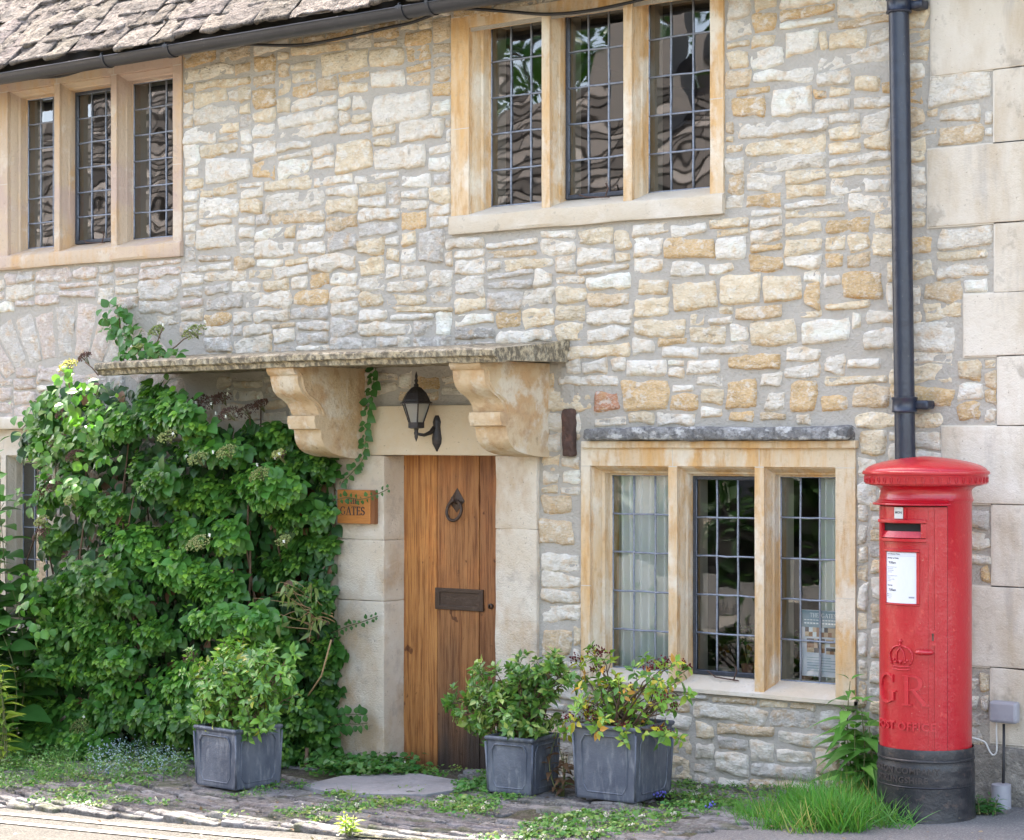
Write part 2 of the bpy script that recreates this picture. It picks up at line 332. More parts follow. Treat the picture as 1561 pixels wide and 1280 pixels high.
def glass_mat(name, tint, base_ref, fr):
    m = bpy.data.materials.new(name); m.use_nodes = True; nt = m.node_tree; N = nt.nodes; N.remove(N['Principled BSDF'])
    g = N.new('ShaderNodeBsdfGlossy'); g.inputs['Roughness'].default_value = .015; g.inputs['Color'].default_value = (.92, .95, 1, 1)
    t = N.new('ShaderNodeBsdfTransparent'); t.inputs[0].default_value = (*tint, 1)
    f = N.new('ShaderNodeFresnel'); f.inputs[0].default_value = 1.5
    ma = N.new('ShaderNodeMath'); ma.operation = 'MULTIPLY_ADD'; lnk(nt, f.outputs[0], ma.inputs[0]); ma.inputs[1].default_value = fr; ma.inputs[2].default_value = base_ref; ma.use_clamp = True
    tc = N.new('ShaderNodeTexCoord'); n = N.new('ShaderNodeTexNoise'); n.inputs['Scale'].default_value = 3.5; n.inputs['Detail'].default_value = .6; lnk(nt, tc.outputs['Object'], n.inputs[0])
    b = N.new('ShaderNodeBump'); b.inputs['Distance'].default_value = .0022; lnk(nt, n.outputs[0], b.inputs['Height']); lnk(nt, b.outputs[0], g.inputs['Normal'])
    x = N.new('ShaderNodeMixShader'); lnk(nt, ma.outputs[0], x.inputs[0]); lnk(nt, t.outputs[0], x.inputs[1]); lnk(nt, g.outputs[0], x.inputs[2]); lnk(nt, x.outputs[0], N['Material Output'].inputs[0]); return m
m_glass = glass_mat('old_window_glass', (.90, .93, .93), .045, 2.2)
m_glass_low = glass_mat('lower_window_glass', (.93, .95, .95), .0, 1.5)
m_lampglass = glass_mat('lantern_pane', (.85, .85, .83), .03, 1.2)
_n = m_lampglass.node_tree; _o = _n.nodes['Material Output']; _s = _o.inputs[0].links[0].from_socket; _t = _n.nodes.new('ShaderNodeBsdfTranslucent'); _t.inputs[0].default_value = (.8, .8, .76, 1); _d = _n.nodes.new('ShaderNodeBsdfDiffuse'); _d.inputs[0].default_value = (.7, .7, .66, 1)
_a = _n.nodes.new('ShaderNodeMixShader'); _a.inputs[0].default_value = .5; lnk(_n, _t.outputs[0], _a.inputs[1]); lnk(_n, _d.outputs[0], _a.inputs[2]); _b = _n.nodes.new('ShaderNodeMixShader'); _b.inputs[0].default_value = .38; lnk(_n, _s, _b.inputs[1]); lnk(_n, _a.outputs[0], _b.inputs[2]); lnk(_n, _b.outputs[0], _o.inputs[0])

# ================================================================== ground, road, verge
def structure(o): o['kind'] = 'structure'; return o
def sheet(name, x0, x1, y0, y1, dz, mat, res=.25, amp=.0, freq=1.5, edge=None):
    xs = np.linspace(x0, x1, max(2, int((x1 - x0) / res))); ys = np.linspace(y0, y1, max(2, int((y1 - y0) / res)))
    X, Y = np.meshgrid(xs, ys, indexing='ij'); Z = ground(X) + dz + (fbm(X * freq, Y * freq, 0, 3, 5) * amp if amp else 0)
    if edge: X, Y = edge(X, Y)
    return structure(MB().grid(np.stack([X, Y, Z], -1)).build(name, mat, smooth=True))
xs = np.concatenate([[-140, -60, -34], np.linspace(-32, 6, 20), [20, 60, 140]]); ys = np.array([-140, -60, -30, -18, -10, -5, -2.0, 0, 4, 12, 60, 140])
X, Y = np.meshgrid(xs, ys, indexing='ij')
structure(MB().grid(np.stack([X, Y, ground(X) - .035], -1)).build('ground', m_earth, smooth=True))
VE = -1.86                                            # road edge of the verge
sheet('road', -34, 8, -9.6, VE, -.014, m_road, .4)
structure(MB().grid((lambda X, Y: np.stack([X, Y, ground(X) - .006 + fbm(X * 4, Y * 4, 0, 2, 3) * .0], -1))(*np.meshgrid(np.linspace(-4.7, 8, 60), np.linspace(VE - .02, .02, 9), indexing='ij'))).build('pavement', m_asph, smooth=True))
sheet('verge', -14, -4.55, VE - .0, .02, -.006, m_earth, .05, .014, 5)
for y in (-2.05, -2.17):                                # the two worn lines along the road edge
    pass
mb = MB()
for yc in (-2.06, -2.24):
    X, Y = np.meshgrid(np.linspace(-16, 4, 80), np.array([yc - .028, yc + .028]), indexing='ij')
    mb.grid(np.stack([X, Y + .01 * vnoise(X * 1.3, 0), ground(X) - .009], -1))
structure(mb.build('road_marking', m_line))

# pitched stones of the verge
mb = MB(); y = VE + .03; rr = random.Random(3)
while y < -.05:
    wd = rr.uniform(.035, .075); x = -12.0
    while x < -4.6:
        L = rr.uniform(.12, .42)
        if y > -.62 and -7.75 < x + L / 2 < -6.55: x += L; continue
        zz = float(ground(x + L / 2)); n1 = float(fbm(x * .9, y * 1.6, 0, 2, 8))
        if n1 > .16 and rr.random() < .7: x += L; continue
        g = rr.uniform(.15, .33); c = (g, g * rr.uniform(.93, .97), g * rr.uniform(.86, .97))
        M = TRS((x + L / 2, y + .07 * sin((x + y) * .8), zz - .022 + rr.uniform(-.006, .008)), rz=rr.uniform(-.1, .1) + .16 * sin(x * .7 + y), rx=rr.uniform(-.12, .12), ry=rr.uniform(-.03, .03))
        mb.rough_box(-L / 2, L / 2, -wd / 2, wd / 2, -.02, .03, .024, .012, .010, 22, 0, c, rr.randrange(99), M)
        x += L + rr.uniform(.0, .02)
    y += wd * .97
structure(mb.build('cobbled_verge', m_cobble, smooth=True))
# threshold stone before the door
o = on_ground(560, 1200); px = [(462, 1203), (520, 1189), (585, 1183), (640, 1186), (700, 1195), (728, 1204), (650, 1217), (560, 1216), (490, 1211)]
pts = [on_ground(*p) for p in px]; gz = float(ground(-7.3))
mb = MB(); cen = np.mean(pts, 0); ring = np.array(pts); k = 5
P = np.array([[cen + (ring[j % len(ring)] - cen) * t for t in np.linspace(0.01, 1, 7)] for j in range(len(ring) + 1)])
P = np.concatenate([P, P[:, -1:] + [0, 0, -.035]], 1); P[..., 2] = ground(P[..., 0]) + .020 - np.array([0] * 7 + [.04])[None] + fbm(P[..., 0] * 9, P[..., 1] * 9, 0, 2) * .006
structure(mb.grid(P, flip=True).build('doorstep', m_slabg, smooth=True, sharp=40))

# ================================================================== the cottage
house = thing('stone_cottage', 'old rubble stone cottage with mullioned leaded windows, oak doors and stone slate roof', 'house', (-8.0, 0, 0))
GD = .11                                             # glass plane depth
XR = -2.4                                             # far right end of the built wall (beyond the frame)
def win_spec(outer, lefts, rights, top, bot, silly, headpx, rows, depth=GD):
    L = [WX(p, depth) for p in lefts]; R = [L[i + 1] - .10 for i in range(len(L) - 1)] + [WX(rights, -.01) - .03]
    return dict(x0=WX(outer[0], -.01), x1=WX(outer[1], -.01), ops=list(zip(L, R)), zt=WZ(*top, depth), zb=WZ(*bot, depth), zs=WZ(*silly, -.03), zh=WZ(*headpx, -.01), rows=rows)
WINS = {
 'upper_left': win_spec((-12, 277), (44, 118, 205), 262, (44, 153), (45, 379), (140, 399), (150, 100), 6),
 'upper_mid': win_spec((688, 1103), (750, 865, 990), 1080, (750, 40), (750, 315), (900, 339), (1103, -28), 5),
 'lower': win_spec((886, 1304), (935, 1059, 1191), 1271, (1059, 725), (1059, 1026), (1184, 1063), (900, 676), 5),
 'low_left': win_spec((-70, 84), (-45, 36), 72, (36, 705), (36, 950), (36, 985), (36, 655), 5),
}
DX0, DX1 = WX(585, -.03), WX(754, -.03); DZT = WZ(690, 694, -.03)
D2X0, D2X1 = WX(330, -.03), WX(478, -.03)
JX0, JX1 = WX(514, -.03), WX(817, -.03)
CAN_Z0, CAN_Z1 = WZ(700, 553, -.62), WZ(700, 528, -.62)
CAN_X0, CAN_X1 = WX(146, -.62), WX(860, -.0)
obst = []
for k, w_ in WINS.items(): obst.append((w_['x0'], w_['x1'], w_['zs'] - .012, w_['zh']))
obst.append((WX(888), WX(1300), WZ(900, 678), WZ(900, 652)))                 # hood over lower window
obst.append((JX0, JX1, -.6, WZ(700, 612)))                                    # jambs + lintel
obst.append((D2X0 - .12, JX0 + .01, -.6, WZ(420, 700)))
obst.append((CAN_X0, CAN_X1, CAN_Z0 + .0, CAN_Z1 - .03))
QU = [(1420, 1700, -90, 108, .012), (1516, 1700, 108, 219, .008), (1415, 1700, 220, 341, .012), (1517, 1700, 341, 447, .008), (1470, 1700, 447, 543, .012),
      (1522, 1700, 543, 649, .008), (1437, 1700, 649, 768, .012), (1513, 1700, 768, 893, .008), (1482, 1700, 893, 1016, .010), (1511, 1700, 1016, 1130, .008), (1500, 1700, 1130, 1262, -.004)]
for a, b, t, bt, pr in QU: obst.append((WX(a), 3, WZ(1500, bt), WZ(1500, t)))
holes = [(w_['x0'] + .04, w_['x1'] - .04, w_['zs'] + .0, w_['zh'] - .04) for w_ in WINS.values()] + [(DX0 - .04, DX1 + .04, -.7, DZT + .04), (D2X0 - .04, D2X1 + .04, -.7, DZT + .04)]

EZ = WZ(265, 60, -.25) + .02
WX0, WX1_, WZ0, WZ1 = -11.6, XR, -.75, EZ + .14
# mortar face
xs = np.arange(WX0, WX1_, .03); zs = np.arange(WZ0, WZ1, .03); X, Z = np.meshgrid(xs, zs, indexing='ij')
Yw = .004 * fbm(X * 7, Z * 9, 0, 3, 2); P = np.stack([X, Yw, Z], -1).reshape(-1, 3); idx = np.arange(X.size).reshape(X.shape)
q = np.stack([idx[:-1, :-1], idx[1:, :-1], idx[1:, 1:], idx[:-1, 1:]], -1).reshape(-1, 4)
cx, cz = P[q[:, 0], 0] + .015, P[q[:, 0], 2] + .015; keep = np.ones(len(q), bool)
for a, b, c_, d in holes: keep &= ~((cx > a) & (cx < b) & (cz > c_) & (cz < d))
wall = MB().add(P, q[keep]).build('wall', m_mortar, house, smooth=True)

# ---- rubble stones, laid course on course and cut round the openings
PAL = dict(cream=(.80, .68, .49), white=(.87, .815, .715), pale=(.80, .735, .625), ochre=(.69, .50, .28), tan=(.69, .55, .375), grey=(.63, .59, .535), pink=(.69, .595, .53), rust=(.60, .31, .19), dark=(.46, .43, .39))
def pick(x, z, r, big=False):
    px, py = to_px((x, 0, z)); px = float(px[0]); py = float(py[0])
    if px < 300 and py > 385: wts = dict(pink=6, pale=2, grey=3, white=2)
    elif py > 1040: wts = dict(pale=3, cream=4, grey=5, white=1.5, tan=2)
    elif px > 1100 and py < 450: wts = dict(cream=5, ochre=3, pale=4, white=3, tan=2.2)
    elif px > 850 and 400 < py < 640: wts = dict(cream=4, ochre=4 if py > 570 else 1.2, pale=4, white=5 if py < 570 else 2.5, tan=1.5)
    elif px < 720 and py < 150: wts = dict(cream=4, ochre=3, tan=3, pale=1)
    elif 498 < py < 545 and 330 < px < 870: wts = dict(grey=5, dark=2, pale=3)
    else: wts = dict(white=6, pale=5.5, cream=4, grey=1.4, ochre=.7, tan=.7)
    if big: wts = dict(white=4, pale=4, cream=3)
    n = r.choices(list(wts), list(wts.values()))[0]; c = np.array(PAL[n]) * r.uniform(.88, 1.08)
    return c
BIG = [(568, 140, 657, 186, 'white'), (512, 214, 568, 262, 'cream'), (570, 222, 652, 258, 'pale'), (608, 180, 678, 216, 'pale'), (490, 78, 562, 110, 'cream'), (563, 72, 616, 101, 'cream'), (565, 105, 618, 133, 'white'), (637, 350, 677, 400, 'grey'), (1264, 46, 1322, 76, 'cream'), (1196, 44, 1246, 82, 'white'),
       (1096, 418, 1160, 463, 'cream'), (1026, 430, 1093, 473, 'cream'), (971, 424, 1021, 450, 'cream'), (1144, 489, 1215, 527, 'cream'), (1222, 486, 1297, 524, 'white'), (1164, 418, 1222, 460, 'cream'), (1283, 413, 1348, 456, 'ochre'), (1013, 362, 1090, 394, 'ochre'), (1092, 361, 1139, 397, 'white'), (1176, 134, 1238, 176, 'white'),
       (947, 580, 1021, 625, 'ochre'), (1106, 577, 1156, 623, 'ochre'), (1165, 597, 1199, 626, 'pale'), (1202, 580, 1245, 628, 'ochre'), (1252, 602, 1292, 627, 'ochre'), (1300, 588, 1356, 622, 'tan'), (1023, 600, 1066, 626, 'ochre'), (904, 598, 944, 628, 'rust'), (1117, 147, 1168, 178, 'ochre'), (1302, 113, 1342, 138, 'cream'),
       (825, 958, 872, 1002, 'tan'), (822, 792, 874, 830, 'tan'), (824, 756, 872, 782, 'tan'), (1290, 545, 1345, 562, 'white'), (1008, 528, 1066, 546, 'white'), (1046, 548, 1098, 570, 'white'), (955, 547, 1015, 573, 'white'), (1310, 655, 1352, 695, 'cream'), (1370, 165, 1410, 195, 'tan'), (1412, 107, 1512, 158, 'pale'), (1430, 345, 1512, 378, 'pale'), (300, 345, 362, 380, 'pale'), (312, 240, 382, 278, 'white')]
stones = MB(); rs = random.Random(21)
def stone(x0, x1, z0, z1, c, r, flat=0, H=None, M=None):
    w, h = x1 - x0, z1 - z0
    nu = int(np.clip(w / .014, 8, 26)); nv = int(np.clip(h / .012, 7, 20))
    u = np.sin(np.linspace(-pi / 2, pi / 2, nu)); u = .55 * u + .45 * np.linspace(-1, 1, nu); v = np.sin(np.linspace(-pi / 2, pi / 2, nv)); v = .55 * v + .45 * np.linspace(-1, 1, nv)
    U, V = np.meshgrid(u, v, indexing='ij'); cr = r.uniform(.02, .16)
    x = U * np.sqrt(1 - cr * V * V) * w / 2; z = V * np.sqrt(1 - cr * U * U * (h / max(w, .02))) * h / 2
    sd = r.randrange(1000); cx, cz = (x0 + x1) / 2, (z0 + z1) / 2; a = min(.018, .20 * min(w, h)) * (1 - flat * .55)
    ex, ez = np.abs(U) ** 2, np.abs(V) ** 2
    nx, nz = (cx + x), (cz + z)
    x = x + a * fbm(nx * 14, nz * 14, 0, 3, sd) * (.35 + ex); z = z + a * 1.1 * fbm(nx * 11, nz * 16, 5, 3, sd + 3) * (.35 + ez)
    tp_ = r.uniform(-.22, .22) * (1 - flat * .8); z = z * (1 + tp_ * U); sk = r.uniform(-.06, .06); z = z + sk * x; x = x + r.uniform(-.12, .12) * z * (abs(w / h) < 2.5)
    d = np.minimum((1 - np.abs(U)) * w / 2, (1 - np.abs(V)) * h / 2)
    Hh = H if H else r.uniform(.008, .020)
    y = Hh * (1 - np.exp(-d / (.0055 + .003 * flat))) 
    tx, tz = r.uniform(-.05, .05), r.uniform(-.12, .06)
    rough = fbm((cx + x) * 26, (cz + z) * 34, 0, 4, sd) * .013 + np.abs(fbm((cx + x) * 12, (cz + z) * 22, 3, 3, sd + 9)) * -.015
    k = np.clip(d / .012, 0, 1); y = y + k * (rough * (1 - .55 * flat) + tx * x + tz * z * (1 - flat * .6)) - (d <= 1e-6) * .004
    var = 1 + .13 * fbm((cx + x) * 18, (cz + z) * 24, 2, 3, sd + 5)
    P = np.stack([cx + x, -np.maximum(y, -.004), cz + z], -1); rim = np.clip((1 - d / .016) * .6 + np.clip(-V - .35, 0, 1) * .7 + .9 * fbm((cx + x) * 20, (cz + z) * 20, 7, 3, sd + 8) - .35, 0, .75) * r.choice([0, .5, 1, 1])
    col = np.clip(np.array(c)[None, None] * var[..., None], 0, .9); col = col * (1 - rim[..., None]) + col * np.array((.88, .66, .40)) * rim[..., None]
    stones.grid(P, 0, col)
def over(a, b): return min(a[1], b[1]) - max(a[0], b[0]) > 0 and min(a[3], b[3]) - max(a[2], b[2]) > 0
pre = []
for a, t, b, bt, c in BIG:
    xm = (a + b) / 2; pre.append((WX(a), WX(b), WZ(xm, bt), WZ(xm, t))); stone(*pre[-1], np.array(PAL[c]) * rs.uniform(.95, 1.06), rs, flat=.8 if c in ('cream', 'white') else .3, H=.018)
# voussoirs of the relieving arch at the left
acx, acz, arx, arz = WX(100), WZ(100, 640), WX(232) - WX(100), WZ(100, 543) - WZ(100, 640)
VO = MB(); na = 17
def inarch(x, z):
    rr_ = ((x - acx) / (arx + .36)) ** 2 + ((z - acz) / (arz + .33)) ** 2; r0 = ((x - acx) / arx) ** 2 + ((z - acz) / arz) ** 2
    return rr_ < 1 and r0 > 1 and z > acz
for i in range(na):
    t0, t1 = pi - i * pi / na, pi - (i + 1) * pi / na; e = .012
    S = np.linspace(0, 1, 14); Tt = np.linspace(t0 - e, t1 + e, 7); ex_ = rs.uniform(-.03, .03)
    A, B = np.meshgrid(Tt, S, indexing='ij'); Rx = arx + (.33 + ex_) * B; Rz = arz + (.30 + ex_) * B
    x = acx + Rx * np.cos(A); z = acz + Rz * np.sin(A); x = x + .006 * fbm(x * 12, z * 12, 0, 2); edge = np.minimum(np.minimum(np.arange(7), np.arange(6, -1, -1))[:, None] * .02, np.minimum(np.arange(14), np.arange(13, -1, -1))[None] * .03)
    y = .007 * (1 - np.exp(-edge / .012)) + .005 * fbm(x * 22, z * 22, 0, 3)
    if 0: pass
    c = np.array(PAL[rs.choice(['pink', 'pink', 'grey', 'pink'])]) * rs.uniform(.88, 1.0)
    mz = z.mean(); mx_ = x.mean()
    stones.grid(np.stack([x, -y, z], -1), 0, np.tile(c, (7, 14, 1)), flip=False)
sky_ = [[WX0, WX1_, WZ0]]; n_st = 0
for i in range(20):   # ragged start
    pass
while True:
    k = min(range(len(sky_)), key=lambda i: sky_[i][2]); s0, s1, z = sky_[k]
    if z > WZ1: break
    zl = sky_[k - 1][2] if k > 0 else 9; zr = sky_[k + 1][2] if k < len(sky_) - 1 else 9; L = s1 - s0
    if L < .055:
        nz = min(zl, zr)
        if nz == zl: sky_[k - 1][1] = s1
        else: sky_[k + 1][0] = s0
        sky_.pop(k); continue
    px, py = to_px(((s0 + s1) / 2, 0, z)); sc = 1.0 if py[0] < 380 else 1.05
    w = rs.choice([rs.uniform(.12, .24), rs.uniform(.18, .36), rs.uniform(.26, .5)]) * sc
    if L < w + .09: w = L if L < .5 else L / 2
    h = rs.choice([rs.uniform(.055, .08), rs.uniform(.08, .125), rs.uniform(.065, .10)]) * sc
    if w < .13: h = min(h, .1)
    nb = min(zl, zr)
    if abs(z + h - nb) < .03: h = nb - z
    right = rs.random() < .5; a, b = (s1 - w, s1) if right else (s0, s0 + w)
    j = rs.uniform(.004, .014) * .5; rect = [a + j, b - j, z + j * .8, z + h - j * .8]; ok = True
    for ob in obst + pre:
        m = .008; ob = (ob[0] - m, ob[1] + m, ob[2] - m, ob[3] + m)
        if over(rect, ob):
            opts = [(ob[0] - rect[0], (rect[0], ob[0], rect[2], rect[3])), (rect[1] - ob[1], (ob[1], rect[1], rect[2], rect[3]))]
            opts = [(d * (rect[3] - rect[2]), q_) for d, q_ in opts] + [((ob[2] - rect[2]) * (rect[1] - rect[0]), (rect[0], rect[1], rect[2], ob[2])), ((rect[3] - ob[3]) * (rect[1] - rect[0]), (rect[0], rect[1], ob[3], rect[3]))]
            bst = max(opts, key=lambda t: t[0]); rect = list(bst[1])
            if bst[0] <= 0 or rect[1] - rect[0] < .035 or rect[3] - rect[2] < .03: ok = False; break
    if ok and (rect[1] < s0 - 9): ok = False
    cxm, czm = (rect[0] + rect[1]) / 2, (rect[2] + rect[3]) / 2
    if ok and (inarch(cxm, czm) or inarch(rect[0] + .03, czm) or inarch(rect[1] - .03, czm) or inarch(cxm, rect[3]) or inarch(cxm, rect[2])): ok = False
    if ok:
        ww, hh = rect[1] - rect[0], rect[3] - rect[2]; c = pick(cxm, czm, rs)
        if hh > .085 and ww > .2 and rs.random() < .25:
            mid = rect[2] + hh * rs.uniform(.4, .6); stone(rect[0], rect[1], rect[2], mid - .007, c, rs); stone(rect[0], rect[1], mid + .007, rect[3], pick(cxm, czm, rs), rs)
        else: stone(*rect, c, rs)
        n_st += 1
    new = [a, b, z + h]; parts = []
    if not right and b < s1: parts = [new, [b, s1, z]]
    elif right and a > s0: parts = [[s0, a, z], new]
    else: parts = [new]
    sky_[k:k + 1] = parts
    i = 1
    while i < len(sky_):
        if abs(sky_[i][2] - sky_[i - 1][2]) < .006: sky_[i - 1][1] = sky_[i][1]; sky_.pop(i)
        else: i += 1
print('stones', n_st)
stones.build('rubble_stonework', m_stone, wall, smooth=True)

# ---- quoins and ashlar of the right-hand building
nb = thing('neighbouring_house', 'house built of large pale ashlar blocks at the right edge, beside the drainpipe', 'house', (-3.2, 0, 0))
qm = MB(); jm = MB()
for i, (a, b, t, bt, pr) in enumerate(QU):
    x0, z0, z1 = WX(a), WZ(1500, bt), WZ(1500, t)
    if i == len(QU) - 1: continue
    qm.rough_box(x0 + .0015, XR + .0, -pr, .3, z0 + .0015, z1 - .0015, .02, .004, .0025, 11, 0, seed=i)
qm.build('ashlar_wall', m_ashlar, nb, smooth=True)
[jm.box(WX(a) - .004, XR, -.0062, .2, WZ(1500, bt) - .004, WZ(1500, t) + .004) for a, b, t, bt, pr in QU[:-1]]; jm.build('mortar_bed', m_joint, nb)
MB().rough_box(WX(1478), XR, -.035, .3, -.6, WZ(1500, 1136), .03, .015, .012, 9, 0).build('plinth', MAT('plinth_render', (.235, .215, .185), .95, layers=[(6, I3, 6, .45, .62, (.13, .12, .105), .8), (35, I3, 5, .55, .66, (.40, .37, .31), .6)], bumps=[(30, I3, .02), (100, I3, .006)]), nb, smooth=True)

# ---- windows
def window(name, S, mat, lab=None, casement=None, curtainless=True):
    ops = S['ops']; zb, zt = S['zb'], S['zt']; x0, x1, zh, zs = S['x0'], S['x1'], S['zh'], S['zs']
    Yf = -.012
    prof = [(0, .16), (0, GD - .012), (.004, GD - .012), (.005, .075), (.006, .055), (.011, .048), (.0115, .040), (.019, .016), (.021, .006), (.0245, .008), (.025, Yf)]
    fr = MB()
    kL, kR, kT = 2.4, 1.6, 1.9
    n = len(ops); ext = []
    for i, (a, b) in enumerate(ops):
        sL = kL if i == 0 else 1; sR = kR if i == n - 1 else 1
        rows = []
        for o_, y in prof:
            xa, xb, zz = a - o_ * sL, b + o_ * sR, zt + o_ * kT
            m = 12
            zz_ = np.linspace(zb - .07, zz, m); L_ = [(xa, y, q) for q in zz_]; T_ = [(xx, y, zz) for xx in np.linspace(xa, xb, 6)][1:-1]; R_ = [(xb, y, q) for q in zz_[::-1]]
            rows.append(L_ + T_ + R_)
        P = np.array(rows); P[..., 0] += .002 * fbm(P[..., 0] * 9, P[..., 2] * 9, P[..., 1] * 9); P[..., 1] += .0015 * fbm(P[..., 0] * 13, P[..., 2] * 13, 7)
        fr.grid(P, flip=True); ext.append((a - .025 * sL, b + .025 * sR))
    ze = zt + .025 * kT
    def flat(xa, xb, za, zc):
        xs = np.linspace(xa, xb, max(2, int((xb - xa) / .05) + 2)); zz = np.linspace(za, zc, max(2, int((zc - za) / .05) + 2)); X, Z = np.meshgrid(xs, zz, indexing='ij')
        Y = Yf + .0015 * fbm(X * 13, Z * 13, 7); fr.grid(np.stack([X + .002 * fbm(X * 9, Z * 9, Yf * 9), Y, Z], -1))
    for i in range(n - 1): flat(ext[i][1], ext[i + 1][0], zb - .07, ze)
    flat(x0, ext[0][0], zs, ze); flat(ext[-1][1], x1, zs, ze); flat(x0, x1, ze, zh)
    # outer rim
    fr.box(x0, x0 + .03, Yf, .1, zs, zh, 0); fr.box(x1 - .03, x1, Yf + .0004, .1, zs, zh, 0); fr.box(x0 + .03, x1 - .03, Yf + .0008, .1, zh - .03, zh, 0)
    # mortar joints across jambs and mullions
    for i in range(n - 1):
        xm = (ext[i][1] + ext[i + 1][0]) / 2
        fr.box(xm - .024, xm + .024, Yf - .0012, Yf + .01, ze - .004, ze + .001, 1); fr.box(xm - .0025, xm + .0015, Yf - .001, Yf + .01, ze + .002, zh - .004, 1)
    for xa, xb in ((x0 + .002, ext[0][0]), (ext[-1][1], x1 - .002)):
        for f_ in (.0, .62): fr.box(xa, xb, Yf - .0012, Yf + .01, ze - .004 - f_ * (zt - zb), ze - f_ * (zt - zb), 1)
    frame_o = fr.build('stone_surround', [mat, m_joint], None, smooth=True, sharp=32)
    root = MB().rough_box(ops[0][0] - .045, ops[-1][1] + .03, -.0, .2, zb - .16, zb - .09, .05, .004, .002, 9)
    # sloping sill
    sl_ = MB(); hs = .022
    xs = np.linspace(x0 - .004, x1 + .004, 60); prof_s = [(.13, zb + .006), (GD, zb + .001), (.02, zb - .035), (-.020, zb - .052), (-.028, zb - .058), (-.030, zb - .075), (-.030, zs + .01), (-.024, zs - .004), (.05, zs - .006)]
    P = np.array([[(x, y + .003 * float(vnoise(x * 5, k)), z + .003 * float(vnoise(x * 4, k * .3 + 9))) for x in xs] for k, (y, z) in enumerate(prof_s)])
    sl_.grid(P, flip=False)
    for xx in (x0 - .004, x1 + .004):
        sl_.add([(xx, y, z) for y, z in prof_s] + [(xx, .13, zs - .006)], [tuple(range(len(prof_s) + 1))])
    w = thing(name, '', ''); del w['label'], w['category']; C.objects.unlink(w); bpy.data.objects.remove(w)
    wp = frame_o; wp.name = 'window'; wp.parent = house; wp.matrix_parent_inverse = PW[house.name].inverted(); PW[wp.name] = Matrix()
    if lab: wp['label'] = lab
    sl_.build('sill', mat if mat is not m_dress else m_pale, wp, smooth=True, sharp=30)
    # inner reveals and leaded glazing
    for i, (a, b) in enumerate(ops):
        iv = MB(); a_, b_ = a, b
        iv.box(a - .03, a - .002, .1603, .235, zb - .05, zt + .05).box(b + .002, b + .03, .1603, .235, zb - .05, zt + .05).box(a - .03, b + .03, .1606, .235, zt + .002, zt + .05).box(a - .03, b + .03, .1609, .55, zb - .06, zb - .012)
        iv.build('inner_reveal', m_reveal, wp)
        mid = casement is not None and i == casement
        yg = GD - .006 if mid else GD
        ins = .014 if mid else .0
        ga, gb, gz0, gz1 = a + ins, b - ins, zb + ins, zt - ins
        pr_ = random.Random(int(a * 100)); gl = MB(); nr = S['rows']; nc = 3
        cw = (gb - ga) / nc; rh = (gz1 - gz0) / nr
        for c_ in range(nc):
            for r_ in range(nr):
                xa, xb = ga + c_ * cw, ga + (c_ + 1) * cw; za, zc = gz0 + r_ * rh, gz0 + (r_ + 1) * rh
                t1, t2, t0 = pr_.gauss(0, .0009), pr_.gauss(0, .0010), 0
                gl.add([(xa, yg - t1 - t2, za), (xb, yg + t1 - t2, za), (xb, yg + t1 + t2, zc), (xa, yg - t1 + t2, zc)], [(0, 1, 2, 3)])
        gl.build('glass', m_glass_low if name == 'lower' else m_glass, wp)
        ld = MB(); t = .0052
        for c_ in range(0, nc + 1):
            xx = ga + c_ * cw; zz = np.linspace(gz0, gz1, nr * 2 + 1); pts = [(xx + pr_.uniform(-.002, .002) * (0 < c_ < nc), yg - .003, q) for q in zz]
            ld.tube(pts, t * (1.0 if 0 < c_ < nc else .9), 6)
        for r_ in range(0, nr + 1):
            dz = [pr_.uniform(-.0022, .0022) * (0 < r_ < nr) for _ in range(nc * 2 + 1)]
            ld.tube([(ga + q * cw / 2, yg - .0035, gz0 + r_ * rh + dz[q]) for q in range(nc * 2 + 1)], t, 6)
        ld.build('lead_lattice', m_lead, wp, smooth=True)
        if mid:
            cf = MB(); e = .017
            cf.box(a + .001, a + e, yg - .014, yg + .012, zb, zt).box(b - e, b - .001, yg - .0142, yg + .012, zb, zt).box(a + e, b - e, yg - .0144, yg + .012, zb, zb + e * 1.3).box(a + e, b - e, yg - .0144, yg + .012, zt - e, zt - .001)
            c_o = cf.build('casement_frame', m_casement, wp, bevel=.003)
            MB().tube([(a + .09, yg - .02, zb + .02), (a + .16, yg - .06, zb - .002), (b - .1, yg - .055, zb - .012)], .0035, 6).tube([(b - .13, yg - .05, zb - .01), (b - .115, yg - .045, zb + .035), (b - .125, yg - .05, zb + .06)], .004, 6).build('window_stay', m_rust, wp)
    return wp
window('w', WINS['upper_left'], m_dressp, 'upper left mullioned window in pinkish stone', 1)
window('w', WINS['upper_mid'], m_dress, 'large upper mullioned window in ochre stained stone', 1)
window('lower', WINS['lower'], m_dress, 'lower mullioned window with curtains and a card inside', 1)
window('w', WINS['low_left'], m_pale, 'lower left window mostly hidden by the climber', None)

# hood over the lower window, lintel course over low left window
hx0, hx1 = WX(888, -.08), WX(1300, -.02)
MB().rough_box(hx0, hx1, -.085, .05, WZ(1090, 671, -.08), WZ(1090, 651, -.08), .02, .015, .012, 10).build('window_hood', m_lichen, house, smooth=True)
MB().rough_box(WX(884, -.04), WX(1306, -.02), -.035, .05, WZ(1090, 683, -.03), WZ(1090, 671.5, -.03), .02, .005, .003, 10).build('hood_moulding', m_dress, house, smooth=True)
MB().rough_box(WX(-80), WX(84, -.06), -.07, .05, WZ(40, 655, -.06), WZ(40, 634, -.06), .03, .015, .01, 8).build('window_hood', m_pale, house, smooth=True)

